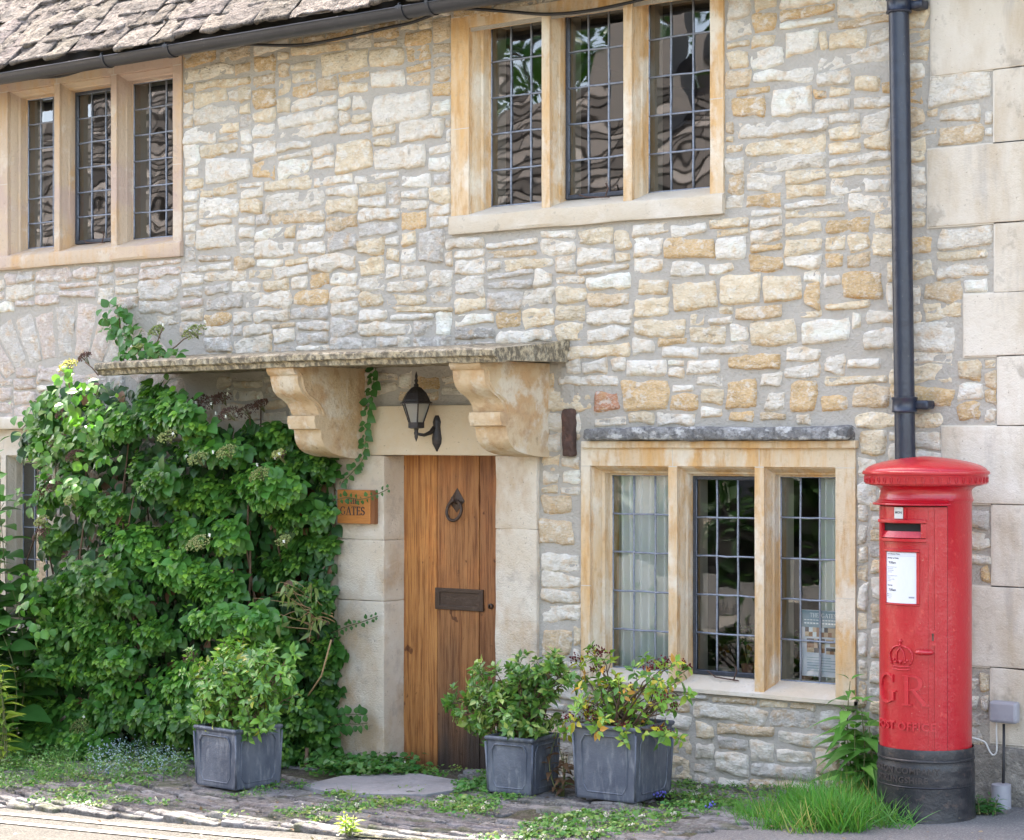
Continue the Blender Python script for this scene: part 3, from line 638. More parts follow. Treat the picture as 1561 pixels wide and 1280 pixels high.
# ---- door surround
jz = ground(-7) - .2
js = MB(); zt = DZT
def jamb(x0, x1, zlist, sd, yf=-.03):
    for i in range(len(zlist) - 1): js.rough_box(x0, x1, yf, .30, zlist[i] + .0004, zlist[i + 1] - .0004, .03, .006, .006, 5, 0, seed=sd + i)
jamb(JX0, DX0, [-.6, WZ(550, 914), WZ(550, 822), DZT - .001], 3)
jamb(DX1, JX1, [-.6, WZ(785, 806), DZT - .001], 9, -.026)
js.build('door_jamb', MAT('jamb_stone', (.62, .53, .41), .9, spec=.3, layers=[(2.2, (1, 1, .8), 5, .42, .62, (.70, .645, .555), .8), (3.5, (1, 1, .7), 5, .50, .66, (.50, .36, .225), .85), (9, I3, 6, .56, .7, (.40, .34, .28), .6), (55, I3, 3, .66, .72, (.15, .12, .1), .6)], bumps=[(14, I3, .012), (130, I3, .008)]), house, smooth=True)
MB().rough_box(JX0 - .02, JX1 + .02, -.035, .25, WZ(690, 694, -.03), WZ(700, 617, -.03), .04, .006, .004, 5, seed=2).build('door_lintel', MAT('lintel_stone', (.585, .475, .325), .9, spec=.3, layers=[(2.5, I3, 5, .42, .62, (.60, .54, .43), .8), (5, I3, 6, .52, .68, (.55, .38, .2), .5), (60, I3, 3, .66, .72, (.15, .12, .1), .5)], bumps=[(14, I3, .008), (130, I3, .003)]), house, smooth=True)
MB().rough_box(D2X0 - .2, JX0 - .02, -.025, .25, zt + .0, WZ(420, 640, -.03), .04, .006, .006, 5).build('door_lintel', m_pale, house, smooth=True)
MB().rough_box(D2X0 - .2, D2X0 + .0, -.02, .25, -.6, zt, .04, .006, .006, 5).rough_box(D2X1, JX0, -.02, .25, -.6, zt, .04, .006, .006, 5).build('door_jamb', m_pale, house, smooth=True)

# ---- oak doors
DY = .14
def door(x0, x1, zb, zt, cuts, label):
    bm_ = MB(); xs = [x0] + cuts + [x1]
    for i in range(len(xs) - 1):
        a, b = xs[i] + .0022, xs[i + 1] - .0022
        X, Z = np.meshgrid(np.linspace(a, b, 6), np.linspace(zb, zt, 90), indexing='ij')
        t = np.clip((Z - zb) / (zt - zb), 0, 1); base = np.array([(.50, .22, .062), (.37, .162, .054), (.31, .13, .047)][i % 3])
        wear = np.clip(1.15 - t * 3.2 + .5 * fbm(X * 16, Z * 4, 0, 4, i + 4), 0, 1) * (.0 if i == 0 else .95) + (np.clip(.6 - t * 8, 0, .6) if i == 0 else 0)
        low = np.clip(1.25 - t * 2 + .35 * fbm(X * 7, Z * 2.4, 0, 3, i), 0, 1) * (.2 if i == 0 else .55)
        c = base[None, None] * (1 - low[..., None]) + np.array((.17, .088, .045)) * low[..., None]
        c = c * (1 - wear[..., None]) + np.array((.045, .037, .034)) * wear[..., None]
        Yy = DY + .002 * fbm(X * 5, Z * 2, 0, 2, i) - .002 * (i % 2)
        P = np.stack([X, Yy, Z], -1); P2 = np.concatenate([P[:1] + [0, .02, 0], P, P[-1:] + [0, .02, 0]]); c2 = np.concatenate([c[:1], c, c[-1:]])
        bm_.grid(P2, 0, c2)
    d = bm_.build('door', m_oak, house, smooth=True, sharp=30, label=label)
    MB().box(x0 - .03, x1 + .03, DY + .012, DY + .05, zb - .02, zt + .02).build('backing_boards', m_roomdark, d)
    return d
zb_ = float(ground(-7.1)) - .01
d1 = door(DX0 - .03, DX1 + .01, zb_ - .03, DZT + .01, [WX(667, DY), WX(731, DY)], 'front door of three oak boards, weathered black at the foot')
d2 = door(D2X0 - .03, D2X1 + .03, zb_ - .03, DZT + .01, [D2X0 + .2, D2X1 - .2], 'second oak door behind the climber')
def ring_knocker(px, py, par, yb=DY):
    x, z = WX(px, yb), WZ(px, py, yb); k = MB(); R_, r_ = .053, .0088
    a = np.linspace(0, 2 * pi, 33); pts = np.array([(x + R_ * .93 * sin(t), yb - .028 + .01 * cos(t), z + R_ * cos(t)) for t in a[:-1]]); pts = np.vstack([pts, pts[:2]])
    k.tube(pts, r_, 10, cap=False)
    o = k.build('ring_knocker', m_bronze, par, smooth=True)
    p = MB(); zc = z + R_ + .006
    v = [(x - .052, yb - .006, zc - .012), (x + .004, yb - .006, zc + .062), (x + .054, yb - .006, zc - .008), (x, yb - .006, zc - .07), (x, yb - .017, zc - .006)]; v += [(q[0], yb + .001, q[2]) for q in v[:4]]
    p.add(v, [(0, 4, 1), (1, 4, 2), (2, 4, 3), (3, 4, 0), (0, 1, 6, 5), (1, 2, 7, 6), (2, 3, 8, 7), (3, 0, 5, 8)])
    p.tube([(x, yb - .01, zc - .02), (x, yb - .044, zc - .006), (x, yb - .04, zc + .014)], .008, 8); p.build('knocker_plate', m_bronze, par)
ring_knocker(697, 778, d1); ring_knocker(440, 773, d2)
lx0, lx1 = WX(665, DY), WX(738, DY); lz0, lz1 = WZ(700, 930, DY), WZ(700, 897, DY)
lp = MB(); y_ = DY - .012
lp.box(lx0, lx1, y_, DY, lz1 - .022, lz1).box(lx0, lx1, y_ - .0003, DY, lz0, lz0 + .024).box(lx0, lx0 + .032, y_ - .0006, DY, lz0 + .02, lz1 - .02).box(lx1 - .032, lx1, y_ - .0006, DY, lz0 + .02, lz1 - .02).box(lx0 + .02, lx1 - .02, y_ + .006, DY, lz0 + .02, lz1 - .02)
lo = lp.build('letter_plate', m_bronze, d1, bevel=.0025)
# faint word LETTERS on the flap is unreadable in the photo: only a raised panel
MB().lathe([(0, -.012), (.011, -.011), (.014, -.004), (.014, .008), (.008, .009)], 16).build('door_stud', m_bronze, d1, smooth=True).matrix_world = Matrix.Translation((WX(752, DY) - .012, DY - .006, WZ(752, 924, DY))) @ Matrix.Rotation(radians(90), 4, 'X')

# ---- stone hood on scrolled corbels
PD = .62
hood = MB(); cx0, cx1 = CAN_X0, WX(861, -.0) + .03
z0, z1 = CAN_Z0, CAN_Z1
profh = [(.0, z0 + .018), (-PD + .10, z0 + .012), (-PD + .06, z0), (-PD + .02, z0 + .004), (-PD + .012, z0 + .028), (-PD - .012, z0 + .036), (-PD - .016, z1 - .018), (-PD, z1 - .008), (-PD * .5, z1 + .02), (0.02, z1 + .05)]
n = 90; xs = np.linspace(0, 1, n)
P = []
for k, (y, z) in enumerate(profh):
    r_ = max(0, min(1, -y / PD)); sl_ = .0
    xr = cx1 + (y + PD) * 0.0; row = []
    for x in xs:
        X_ = cx0 + (cx1 - cx0) * x; row.append((X_, y + .006 * float(fbm(X_ * 9, k * .7, 0, 3, 4)), z + .006 * float(fbm(X_ * 7, k * .5, 3, 3, 6)) - .035 * (x - .85) * (x - .3) * (y < -.1)))
    P.append(row)
P = np.array(P); hood.grid(P, flip=True)
for e in (0, -1): hood.add(P[:, e], [tuple(range(len(profh)))[::(1 if e else -1)]])
hd = hood.build('door_hood', m_slab, house, smooth=True, sharp=35)
# corbels: profile in (depth, z)
def corbel(pxl, w, par, zbot):
    x0 = WX(pxl, -PD + .04); x1 = x0 + w; zt_ = z0 + .014; Hc = zt_ - zbot
    def bez(p0, p1, p2, p3, n=9): return [tuple((1 - t) ** 3 * np.array(p0) + 3 * (1 - t) ** 2 * t * np.array(p1) + 3 * (1 - t) * t * t * np.array(p2) + t ** 3 * np.array(p3)) for t in np.linspace(0, 1, n)]
    d = PD - .04
    pf = [(0, zt_), (d, zt_), (d, zt_ - .05 * Hc), (d - .015, zt_ - .09 * Hc)]
    pf += bez((d - .03, zt_ - .10 * Hc), (d - .04, zt_ - .42 * Hc), (d - .16, zt_ - .28 * Hc), (d - .20, zt_ - .53 * Hc), 10)
    pf += [(d - .165, zt_ - .54 * Hc), (d - .16, zt_ - .60 * Hc), (d - .175, zt_ - .68 * Hc), (d - .215, zt_ - .69 * Hc)]
    pf += bez((d - .215, zt_ - .71 * Hc), (d - .22, zt_ - .9 * Hc), (d - .26, zt_ - 1.0 * Hc), (.0, zt_ - 1.02 * Hc), 8)
    b = MB(); N = 14
    P = np.array([[(x, -p[0] + .004 * float(fbm(x * 15, p[0] * 15, p[1] * 15, 2)), p[1]) for x in np.linspace(x0, x1, N)] for p in pf]); P[:, 0, 0] += .004; b.grid(P)
    b.add(P[:, 0], [tuple(range(len(pf)))]); b.add(P[:, -1], [tuple(range(len(pf)))[::-1]])
    # recessed panel edge: raised fillet on the cheek
    pt = np.array([(x1 + .001, -p[0] + .0, p[1]) for p in pf[3:14]]); b.tube(pt + [0, .035, .0], .007, 6)
    return b.build('corbel', m_corbel, par, smooth=True, sharp=35)
corbel(405, .20, hd, WZ(540, 697, -.05)); corbel(683, .20, hd, WZ(840, 694, -.05))
# dark weathered stones on top of the hood line
# (the stain band itself is in the stone colours)

# ---- rusty iron strap on the wall
M0 = WX(867, -.02); MB().rough_box(WX(858, -.03), WX(875, -.03), -.045, 0, WZ(867, 696, -.02), WZ(867, 623, -.02), .012, .012, .012, 14).build('iron_strap', m_rust, None, smooth=True)
tag(bpy.data.objects['iron_strap'], 'rusty brown iron strap upright on the wall, right of the door hood', 'iron strap')
MB().rough_box(WX(857, .01), WX(877, .01), -.006, .01, WZ(867, 640, 0), WZ(867, 560, 0), .02, .003, .003, 14).build('mortar_patch', m_mortar, house, smooth=True)

# ---- roof
EZ = WZ(265, 60, -.25) + .02; EY = -.27; PIT = radians(47)
rf = MB(); rr = random.Random(5)
def rp(u, v): return (u, EY + v * cos(PIT), EZ + v * sin(PIT))
Mr = lambda u, v, lift, tilt, rz: np.array(Matrix.Translation((u, EY + v * cos(PIT), EZ + v * sin(PIT))) @ Matrix.Rotation(PIT + tilt, 4, 'X') @ Matrix.Rotation(rz, 4, 'Z') @ Matrix.Translation((0, 0, lift)))
v = -.06; row = 0
while v < 5.2:
    far = row > 12; ht = rr.uniform(.15, .20) * max(.55, 1 - row * .025); x = -13.5 + rr.random() * .3
    while x < XR + .3:
        wd = rr.uniform(.12, .36) * (1 if not far else 1.4); th = rr.uniform(.014, .030); g = rr.uniform(.20, .34)
        c = np.array((g, g * rr.uniform(.90, .95), g * rr.uniform(.82, .93)))
        rf.rough_box(-wd / 2 + .004, wd / 2 - .004, rr.uniform(-.03, .02), ht * 1.9, 0, th, .03 if not far else .2, .012, .03 if not far else .01, 9, 0, c, rr.randrange(999), Mr(x + wd / 2, v, .012, -.055 + rr.uniform(-.012, .012), rr.uniform(-.05, .05)))
        x += wd
    v += ht; row += 1
roof = rf.build('roof', m_roof, house, smooth=True)
MB().box(-13.5, XR + .3, 0, 5.2, -.05, -.012, M=np.array(Matrix.Translation((0, EY + .03, EZ - .03)) @ Matrix.Rotation(PIT, 4, 'X'))).build('roof_boards', m_roomdark, roof)
MB().box(-12, XR, .3, 4.6, 2.35, 2.45).box(-12, XR, .3, 4.6, -.7, .0 + .08).box(-12, XR, 4.5, 4.6, .08, 4.26).box(-12, -11.9, .3, 4.5, -.7, 4.26).box(XR - .1, XR, .3, 4.5, -.7, 4.26).box(-8.15, -8.05, .36, 4.5, -.7, 4.2).box(-12, XR, .3, 4.6, 4.25, 4.3).build('interior_shell', MAT('interior_walls', (.075, .07, .06), .95), house)
# closing masonry behind the wall face
bk = MB(); segs = sorted([(a + .0, b, c_, d) for a, b, c_, d in [(w_['ops'][0][0] - .03, w_['ops'][-1][1] + .03, w_['zb'], w_['zt']) for w_ in WINS.values()]])
xs_ = sorted(set([WX0, XR] + [q for s_ in segs for q in s_[:2]]))
for i in range(len(xs_) - 1):
    xa, xb = xs_[i], xs_[i + 1]; cuts = sorted([(s_[2], s_[3]) for s_ in segs if s_[0] < (xa + xb) / 2 < s_[1]]); z = -.75
    for c0, c1 in cuts: bk.box(xa, xb, .2354, .26, z, c0 - .03); z = c1 + .03
    bk.box(xa, xb, .2354, .26, z, 4.26)
bk.build('inner_wall_leaf', m_plaster, house)
# gable ends so that the shadow of the house is whole
MB().box(XR, XR + .25, -.0, 5, -1, 5.2).build('gable_wall', m_ashlar, house)

# ================================================================== gutter, cable, drainpipe
gy = -.27; gz = WZ(265, 71.5, gy); R_ = .054
gut = thing('gutter', 'long black half round plastic gutter under the stone slate eaves', 'gutter', (-8, gy, gz))
a = np.linspace(pi, 2 * pi, 15); P = np.array([[(x, gy + r_ * cos(t), gz + r_ * sin(t)) for t in aa] for x in np.linspace(-13, XR, 40) for r_, aa in ((R_, a),)])
P2 = np.array([[(x, gy + (R_ - .004) * cos(t), gz + (R_ - .004) * sin(t)) for t in a] for x in np.linspace(-13, XR, 40)])
gb = MB(); PP = np.concatenate([P, P2[:, ::-1], P[:, :1]], 1); gb.grid(PP, flip=True)
for s_ in (1, -1): gb.tube([(-13, gy + s_ * (R_ - .002), gz), (XR, gy + s_ * (R_ - .002), gz)], .006, 8)
gb.build('channel', m_plastic, gut, smooth=True, sharp=50)
for pxb in (165, 262, 618, 660, 900):
    xx = WX(pxb, gy); b = MB(); aa = np.linspace(pi - .15, 2 * pi + .15, 15); wb = .012 if pxb in (165, 660) else .02
    Pb = np.array([[(xx + dx, gy + (R_ + .006) * cos(t), gz + (R_ + .006) * sin(t)) for t in aa] for dx in (-wb, wb)]); b.grid(Pb, flip=False)
    Pb3 = np.array([[(xx + dx, gy + rr_ * cos(t), gz + rr_ * sin(t)) for t in aa] for dx, rr_ in ((wb, R_ + .006), (wb, R_ - .001))]); b.grid(Pb3)
    Pb4 = np.array([[(xx + dx, gy + rr_ * cos(t), gz + rr_ * sin(t)) for t in aa] for dx, rr_ in ((-wb, R_ - .001), (-wb, R_ + .006))]); b.grid(Pb4)
    b.tube([(xx, gy - R_ - .002, gz - .01), (xx, gy - R_ - .002, gz + .018), (xx, gy - R_ + .012, gz + .022)], .005, 6)
    
    b.build('gutter_bracket', m_plastic, gut, smooth=True, sharp=50)
def wire(name, pts, r, mat, lab, cat, Y=-.03):
    P = []
    for p in pts:
        y = p[2] if len(p) > 2 else Y; P.append(at(p[0], p[1], y))
    P = np.array(P); t = np.arange(len(P)); tt = np.linspace(0, len(P) - 1, len(P) * 6)
    Q = np.stack([np.interp(tt, t, P[:, i]) for i in range(3)], 1)
    for _ in range(6): Q[1:-1] = .25 * Q[:-2] + .5 * Q[1:-1] + .25 * Q[2:]
    return tag(MB().tube(Q, r, 8).build(name, mat, None, smooth=True), lab, cat)
wire('cable', [(-30, 116), (0, 117), (60, 118), (94, 117), (134, 104), (165, 96), (215, 88), (272, 82), (310, 72), (350, 66), (415, 69), (461, 69), (510, 60), (553, 51), (590, 42), (627, 35), (655, 24), (683, 14), (720, 13), (770, 17), (827, 22), (870, 20), (912, 14), (950, 6), (990, -4), (1060, -25)], .0085, m_cable, 'black cable sagging along the wall just below the gutter', 'cable', -.05)

DPY = -.085; dpx = WX(1369, DPY)
dp = thing('drainpipe', 'dark blue black cast iron drainpipe running down the wall behind the red pillar box', 'drainpipe', (dpx, DPY, 0))
xt, xb_ = WX(1370, DPY), WX(1380, DPY); zt_ = WZ(1370, 0, DPY); zb2 = WZ(1380, 700, DPY); sl2 = (xb_ - xt) / (zb2 - zt_)
fx = lambda z: xt + (z - zt_) * sl2
MB().tube([(fx(z), DPY, z) for z in (3.93, 3, 2, 1, -.05)], .046, 24).build('pipe', m_pipe, dp, smooth=True, sharp=50)
for pyc, nm in ((8, 'collar'), (617, 'collar')):
    zc = WZ(1372, pyc, DPY); b = MB()
    b.lathe([(.047, -.035), (.056, -.034), (.058, -.027), (.054, -.022), (.054, .020), (.058, .026), (.058, .034), (.047, .036)], 24, (fx(zc), DPY, zc))
    co = b.build(nm, m_pipe, dp, smooth=True, sharp=40)
    MB().rough_box(fx(zc) + .045, fx(zc) + .115, DPY + .0, DPY + .075, zc - .022, zc + .018, .012, .012, .006, 40).build('fixing_lug', m_pipe, co, smooth=True)
# ================================================================== lettering helpers
def text_pts(body, size, bold=0.0, space=1.0):
    cu = bpy.data.curves.new('t', 'FONT'); cu.body = body; cu.size = size; cu.align_x = 'CENTER'; cu.align_y = 'CENTER'; cu.offset = bold; cu.space_character = space; cu.resolution_u = 3
    o = bpy.data.objects.new('t', cu); C.objects.link(o); dg = bpy.context.evaluated_depsgraph_get(); me = o.evaluated_get(dg).to_mesh()
    V = np.array([v.co[:] for v in me.vertices]); F = [tuple(p.vertices) for p in me.polygons]
    o.evaluated_get(dg).to_mesh_clear(); bpy.data.objects.remove(o); bpy.data.curves.remove(cu); return V, F
def add_text(mb, body, size, fmap, h, mat=0, bold=0.0, space=1.0, left=None):
    V, F = text_pts(body, size, bold, space)
    if left is not None: V[:, 0] += left - V[:, 0].min()
    ed = {}
    for f in F:
        for i in range(len(f)):
            k = (f[i], f[(i + 1) % len(f)]); ed[k] = ed.get(k, 0) + 1
    n = len(V); top = np.array([fmap(v[0], v[1], h) for v in V]); bot = np.array([fmap(v[0], v[1], 0) for v in V])
    FF = list(F) + [(a, a + n, b + n, b) for (a, b) in ed if (b, a) not in ed]
    mb.add(np.vstack([top, bot]), FF, mat)
def G_(ch):
    ar = lambda cx, cy, rx, ry, a, b, n=16: [(cx + rx * cos(radians(t)), cy + ry * sin(radians(t))) for t in np.linspace(a, b, n)]
    if ch == 'T': return .72, [([(.36, 0), (.36, 1)], .15), ([(.02, .96), (.70, .96)], .07), ([(.03, .8), (.03, .98)], .05), ([(.69, .8), (.69, .98)], .05), ([(.2, .025), (.52, .025)], .05)]
    if ch == 'H': return .86, [([(.16, 0), (.16, 1)], .15), ([(.68, 0), (.68, 1)], .15), ([(.16, .52), (.68, .52)], .07)] + [([(a, b), (a + .3, b)], .05) for a in (.01, .53) for b in (.025, .975)]
    if ch == 'E': return .70, [([(.16, 0), (.16, 1)], .15), ([(.02, .965), (.6, .965)], .07), ([(.16, .52), (.48, .52)], .06), ([(.02, .035), (.63, .035)], .07), ([(.6, .8), (.6, .98)], .05), ([(.64, .02), (.64, .24)], .05), ([(.48, .42), (.48, .62)], .05)]
    if ch == 'G': return .90, [(ar(.45, .5, .38, .46, 48, 318), [.05, .06, .08, .1, .13, .15, .16, .16, .16, .15, .13, .1, .08, .06, .06, .06]), ([(.72, .12), (.72, .42)], .14), ([(.56, .42), (.86, .42)], .05), ([(.72, .7), (.72, .95)], .05)]
    if ch == 'A': return .86, [([(.1, .02), (.43, 1)], .07), ([(.43, 1), (.74, .02)], .15), ([(.22, .34), (.62, .34)], .06), ([(.0, .025), (.24, .025)], .05), ([(.58, .025), (.88, .025)], .05)]
    if ch == 'S': return .62, [(ar(.31, .73, .22, .23, 40, 270, 10) + ar(.31, .27, .24, .24, 90, -140, 10)[1:], [.06, .06, .08, .1, .12, .14, .14, .14, .14, .14, .14, .14, .14, .12, .1, .08, .07, .06, .06]), ([(.5, .72), (.5, .95)], .05), ([(.1, .05), (.1, .28)], .05)]
    if ch == 'R': return .88, [([(.18, 0), (.18, 1)], .15), ([(.18, .97), (.40, .97)], .06), (ar(.38, .745, .26, .225, 90, -90, 12), [.06, .08, .1, .13, .15, .15, .15, .15, .13, .1, .08, .06]), ([(.18, .52), (.40, .52)], .06), ([(.40, .52), (.78, .04)], .14), ([(.02, .025), (.36, .025)], .05), ([(.02, .975), (.2, .975)], .05), ([(.66, .025), (.92, .025)], .05)]
    return .35, []
def ribbon(mb, pts, wd, fmap, h, mat=0):
    pts = np.array(pts, float); L = np.concatenate([[0], np.cumsum(np.linalg.norm(np.diff(pts, axis=0), axis=1))]); wd = np.interp(L, L, np.broadcast_to(wd, len(pts)))
    if len(pts) == 2:
        t = np.linspace(0, 1, 7)[:, None]; pts = pts[0] * (1 - t) + pts[1] * t; wd = np.full(7, wd[0])
    T = unit(np.gradient(pts, axis=0)); Nn = np.stack([-T[:, 1], T[:, 0]], 1); A = pts + Nn * wd[:, None] / 2; B = pts - Nn * wd[:, None] / 2; n = len(pts)
    V = [fmap(*p, h) for p in A] + [fmap(*p, h) for p in B] + [fmap(*p, -.0005) for p in A] + [fmap(*p, -.0005) for p in B]
    F = [(i, n + i, n + i + 1, i + 1) for i in range(n - 1)] + [(2 * n + i, i, i + 1, 2 * n + i + 1) for i in range(n - 1)] + [(n + i, 3 * n + i, 3 * n + i + 1, n + i + 1) for i in range(n - 1)] + [(0, 2 * n, 3 * n, n), (n - 1, 2 * n - 1, 4 * n - 1, 3 * n - 1)]
    mb.add(V, F, mat)
def serif(mb, word, H, fmap, h, x0=None, wf=1.0, mat=0, gap=.08, fat=1.0):
    W = sum(G_(c)[0] + gap for c in word) * H * wf; x = -W / 2 if x0 is None else x0; k = 0
    for c in word:
        wd, st = G_(c)
        for p, t in st:
            k += 1; ribbon(mb, [(x + q[0] * H * wf, q[1] * H) for q in p], np.array(t) * H * fat, fmap, h + k * .00012, mat)
        x += (wd + gap) * H * wf
    return W

# ================================================================== red pillar box
d_ = 3150 / 356.; bc = CAMP + fw * d_ + rt * (1411.5 - 780.5) / 356.; BX, BY = bc[0], bc[1]
FA = radians(-8); zp = lambda py: 1.6 - (py - 680) / 356.
def cyl(th, r, z): return (BX + r * sin(th + FA), BY - r * cos(th + FA), z)
gz0 = float(ground(BX))
box = thing('pillar_box', 'round red cast iron post box with a black base standing in front of the drainpipe', 'post box', (BX, BY, gz0))
RB = .193
b = MB(); lz = lambda prof, mb, **k: mb.lathe([(r, z) for r, z in prof], 96, (BX, BY, 0), **k)
lz([(RB, zp(1137)), (RB, zp(900)), (RB, zp(766)), (RB + .004, zp(764)), (RB + .008, zp(761)), (RB + .004, zp(758))], b)
b.build('body', m_red, box, smooth=True, sharp=40)
cap = MB(); dome = [(.258 * sin(t), zp(717) + (zp(695) - zp(717)) * (cos(t) * .75 + .25 * (1 - sin(t)))) for t in np.linspace(0.001, pi / 2, 16)]
lz([(RB + .004, zp(758)), (RB + .001, zp(754)), (RB - .001, zp(748)), (RB + .004, zp(744)), (RB + .018, zp(741)), (.232, zp(739.5)), (.240, zp(738.8)), (.241, zp(737.6)), (.256, zp(737.4)), (.258, zp(736.6)), (.2605, zp(724)), (.2615, zp(723)), (.268, zp(722.6)), (.2695, zp(721)), (.2685, zp(718.5)), (.264, zp(717))] + dome[::-1], cap)
cap.build('domed_cap', m_red, box, smooth=True, sharp=35)
orn = MB(); NO = 46
for i in range(NO):
    a0 = 2 * pi * i / NO; pts = []
    for t in np.linspace(0, 2 * pi, 11): pts.append(cyl(a0 + .0068 / .26 * cos(t), .2605, zp(730.5) + .0125 * sin(t)))
    orn.tube(pts, .0016, 5, cap=False)
orn.build('cap_ornament', m_red, box, smooth=True)
def cbox(mb, t0, t1, z0, z1, r0, r1, n=10, mat=0, zin=0.0):
    t = np.linspace(radians(t0), radians(t1), n)
    sec = [(r0, z0), (r1, z0 + zin), (r1, z1 - zin), (r0, z1)]
    P = np.array([[cyl(a, r, z) for r, z in sec + sec[:1]] for a in t]); mb.grid(P, mat, flip=True)
    mb.add(P[0, :4], [(0, 1, 2, 3)], mat); mb.add(P[-1, :4], [(3, 2, 1, 0)], mat)
dr = MB(); D0, D1 = -60, 60
cbox(dr, D0, 37, zp(1136), zp(771), RB - .004, RB + .004, 40)
cbox(dr, 37.01, 41, zp(1136), zp(771), RB - .004, RB + .0075, 6); cbox(dr, 41.01, 44, zp(1136), zp(771), RB - .004, RB + .0045, 6); cbox(dr, 44.01, 47, zp(1136), zp(771), RB - .004, RB + .008, 6); cbox(dr, 47.01, D1, zp(1136), zp(771), RB - .004, RB + .005, 12)
door_o = dr.build('door', m_red, box, smooth=True, sharp=25)
led = MB()
P = np.array([[cyl(a, r, z) for r, z in [(RB, zp(759)), (RB + .010, zp(761)), (RB + .016, zp(764)), (RB + .030, zp(766)), (RB + .033, zp(767.5)), (RB + .030, zp(769)), (RB, zp(769.5))]] for a in np.linspace(radians(D0 - 4), radians(D1 + 1), 40)])
led.grid(P, flip=True); led.add(P[0], [tuple(range(7))]); led.add(P[-1], [tuple(range(6, -1, -1))]); led.build('door_hood', m_red, box, smooth=True, sharp=30)
gp = MB(); cbox(gp, D1, D1 + 1.1, zp(1136), zp(770), RB - .003, RB + .0006, 4); cbox(gp, D0, D1, zp(771.2), zp(769.4), RB - .003, RB + .0008, 30); gp.build('door_gap_strip', m_dark, box)  # dark strips painted where an open gap would lie in shade
# aperture
S0, S1 = -31, 34; ap = MB(); za, zb_s = zp(824), zp(789)
cbox(ap, S0, S1, zp(796), zb_s, RB, RB + .028, 24, zin=.004); cbox(ap, S0, S1, za, zp(817), RB, RB + .022, 24, zin=.004)
cbox(ap, S0, S0 + 5, zp(817) + .0001, zp(796) - .0001, RB, RB + .022, 5); cbox(ap, S1 - 6, S1, zp(817) + .0001, zp(796) - .0001, RB, RB + .022, 6)
cbox(ap, S1 - 1, S1 + 4, za - .004, zb_s - .003, RB, RB + .011, 6)
a_o = ap.build('letter_slot', m_red, door_o, smooth=True, sharp=25)
sl3 = MB(); t = np.linspace(radians(S0 + 5), radians(S1 - 6), 20)
sl3.grid(np.array([[cyl(a, RB + .0195, zp(817)), cyl(a, RB + .0060, zp(807.5))] for a in t]), 0); sl3.grid(np.array([[cyl(a, RB + .0062, zp(807.5)), cyl(a, RB + .0062, zp(796))] for a in t]), 1)  # upper part is a black panel in place of the unlit slot
sl3.build('slot_dark_back', [m_red, m_dark], a_o)
# enamel day tab above the slot
tb = MB(); cbox(tb, -6.5, 5.5, zp(788.5), zp(771.5), RB + .004, RB + .010, 6, 0); cbox(tb, 6.5, 10, zp(789), zp(772), RB + .004, RB + .009, 4, 2)
fm = lambda T0, R0, Z0: (lambda x, y, h: cyl(radians(T0) + x / R0, R0 + h, Z0 + y))
add_text(tb, 'MON', .0145, fm(-.5, RB + .0101, zp(779.5)), .0004, 1, .0003)
tb.build('day_tab', [MAT('enamel', (.50, .52, .50), .35), m_ink, m_red], door_o)
# notice
N0, N1 = -24, 26; nf = MB(); zn0, zn1 = zp(919), zp(834)
cbox(nf, N0, N1, zp(839), zn1, RB + .003, RB + .016, 20, zin=.003); cbox(nf, N0, N1, zn0, zp(915.5), RB + .003, RB + .013, 20, zin=.003); cbox(nf, N0, N0 + 3, zp(915.5), zp(839), RB + .003, RB + .012, 4); cbox(nf, N1 - 3.4, N1, zp(915.5), zp(839), RB + .003, RB + .012, 4)
nfo = nf.build('notice_frame', m_red, door_o, smooth=True, sharp=25)
nn = MB(); cbox(nn, N0 + 3, N1 - 3.4, zp(915.4), zp(839.1), RB + .004, RB + .0075, 16, 0)
NR = RB + .0077; f2 = fm(1, NR, 0.0); lx = radians(N0 + 5.5 - 1) * NR
for s_, sz, py, mt, bo, xl in [('Last Collection Times', .0078, 842, 1, .0001, 0), ('Monday to Friday', .0090, 848, 1, .0002, 0), ('9.00am', .0145, 855, 1, .0003, .007), ('A later collection is made', .005, 861.5, 2, 0, 0), ('at the post office', .005, 864, 2, 0, 0), ('open until 5.30pm', .005, 866.7, 2, 0, 0), ('from the box', .005, 869.3, 2, 0, 0),
                    ('A late posting box is nearby', .005, 874.5, 2, 0, 0), ('collected', .005, 877.2, 2, 0, 0), ('weekdays at 6.00pm', .005, 880, 2, 0, 0), ('see below', .005, 882.5, 2, 0, 0), ('Saturday', .0085, 889, 1, .0002, 0), ('7.00am', .0145, 896, 1, .0003, .007), ('Post here', .005, 902.5, 2, 0, .006), ('First class', .005, 905.5, 2, 0, .006), ('Second', .005, 908.2, 2, 0, .006)]:
    add_text(nn, s_, sz, (lambda x, y, h, py=py: f2(x, zp(py) + y, h)), .0002, mt, bo, 1.0, lx + xl)
cbox(nn, 13, 20, zp(907.5), zp(905), NR, NR + .0003, 4, 2); cbox(nn, N0 + 4.5, N1 - 5, zp(844.7), zp(844.4), NR, NR + .0003, 10, 2)
for py in (902.5, 905.5): cbox(nn, N0 + 5.2, N0 + 6.4, zp(py + .8), zp(py - .8), NR, NR + .0003, 2, 1)
nn.build('collection_notice', [m_paper, m_ink, m_inkg], nfo)
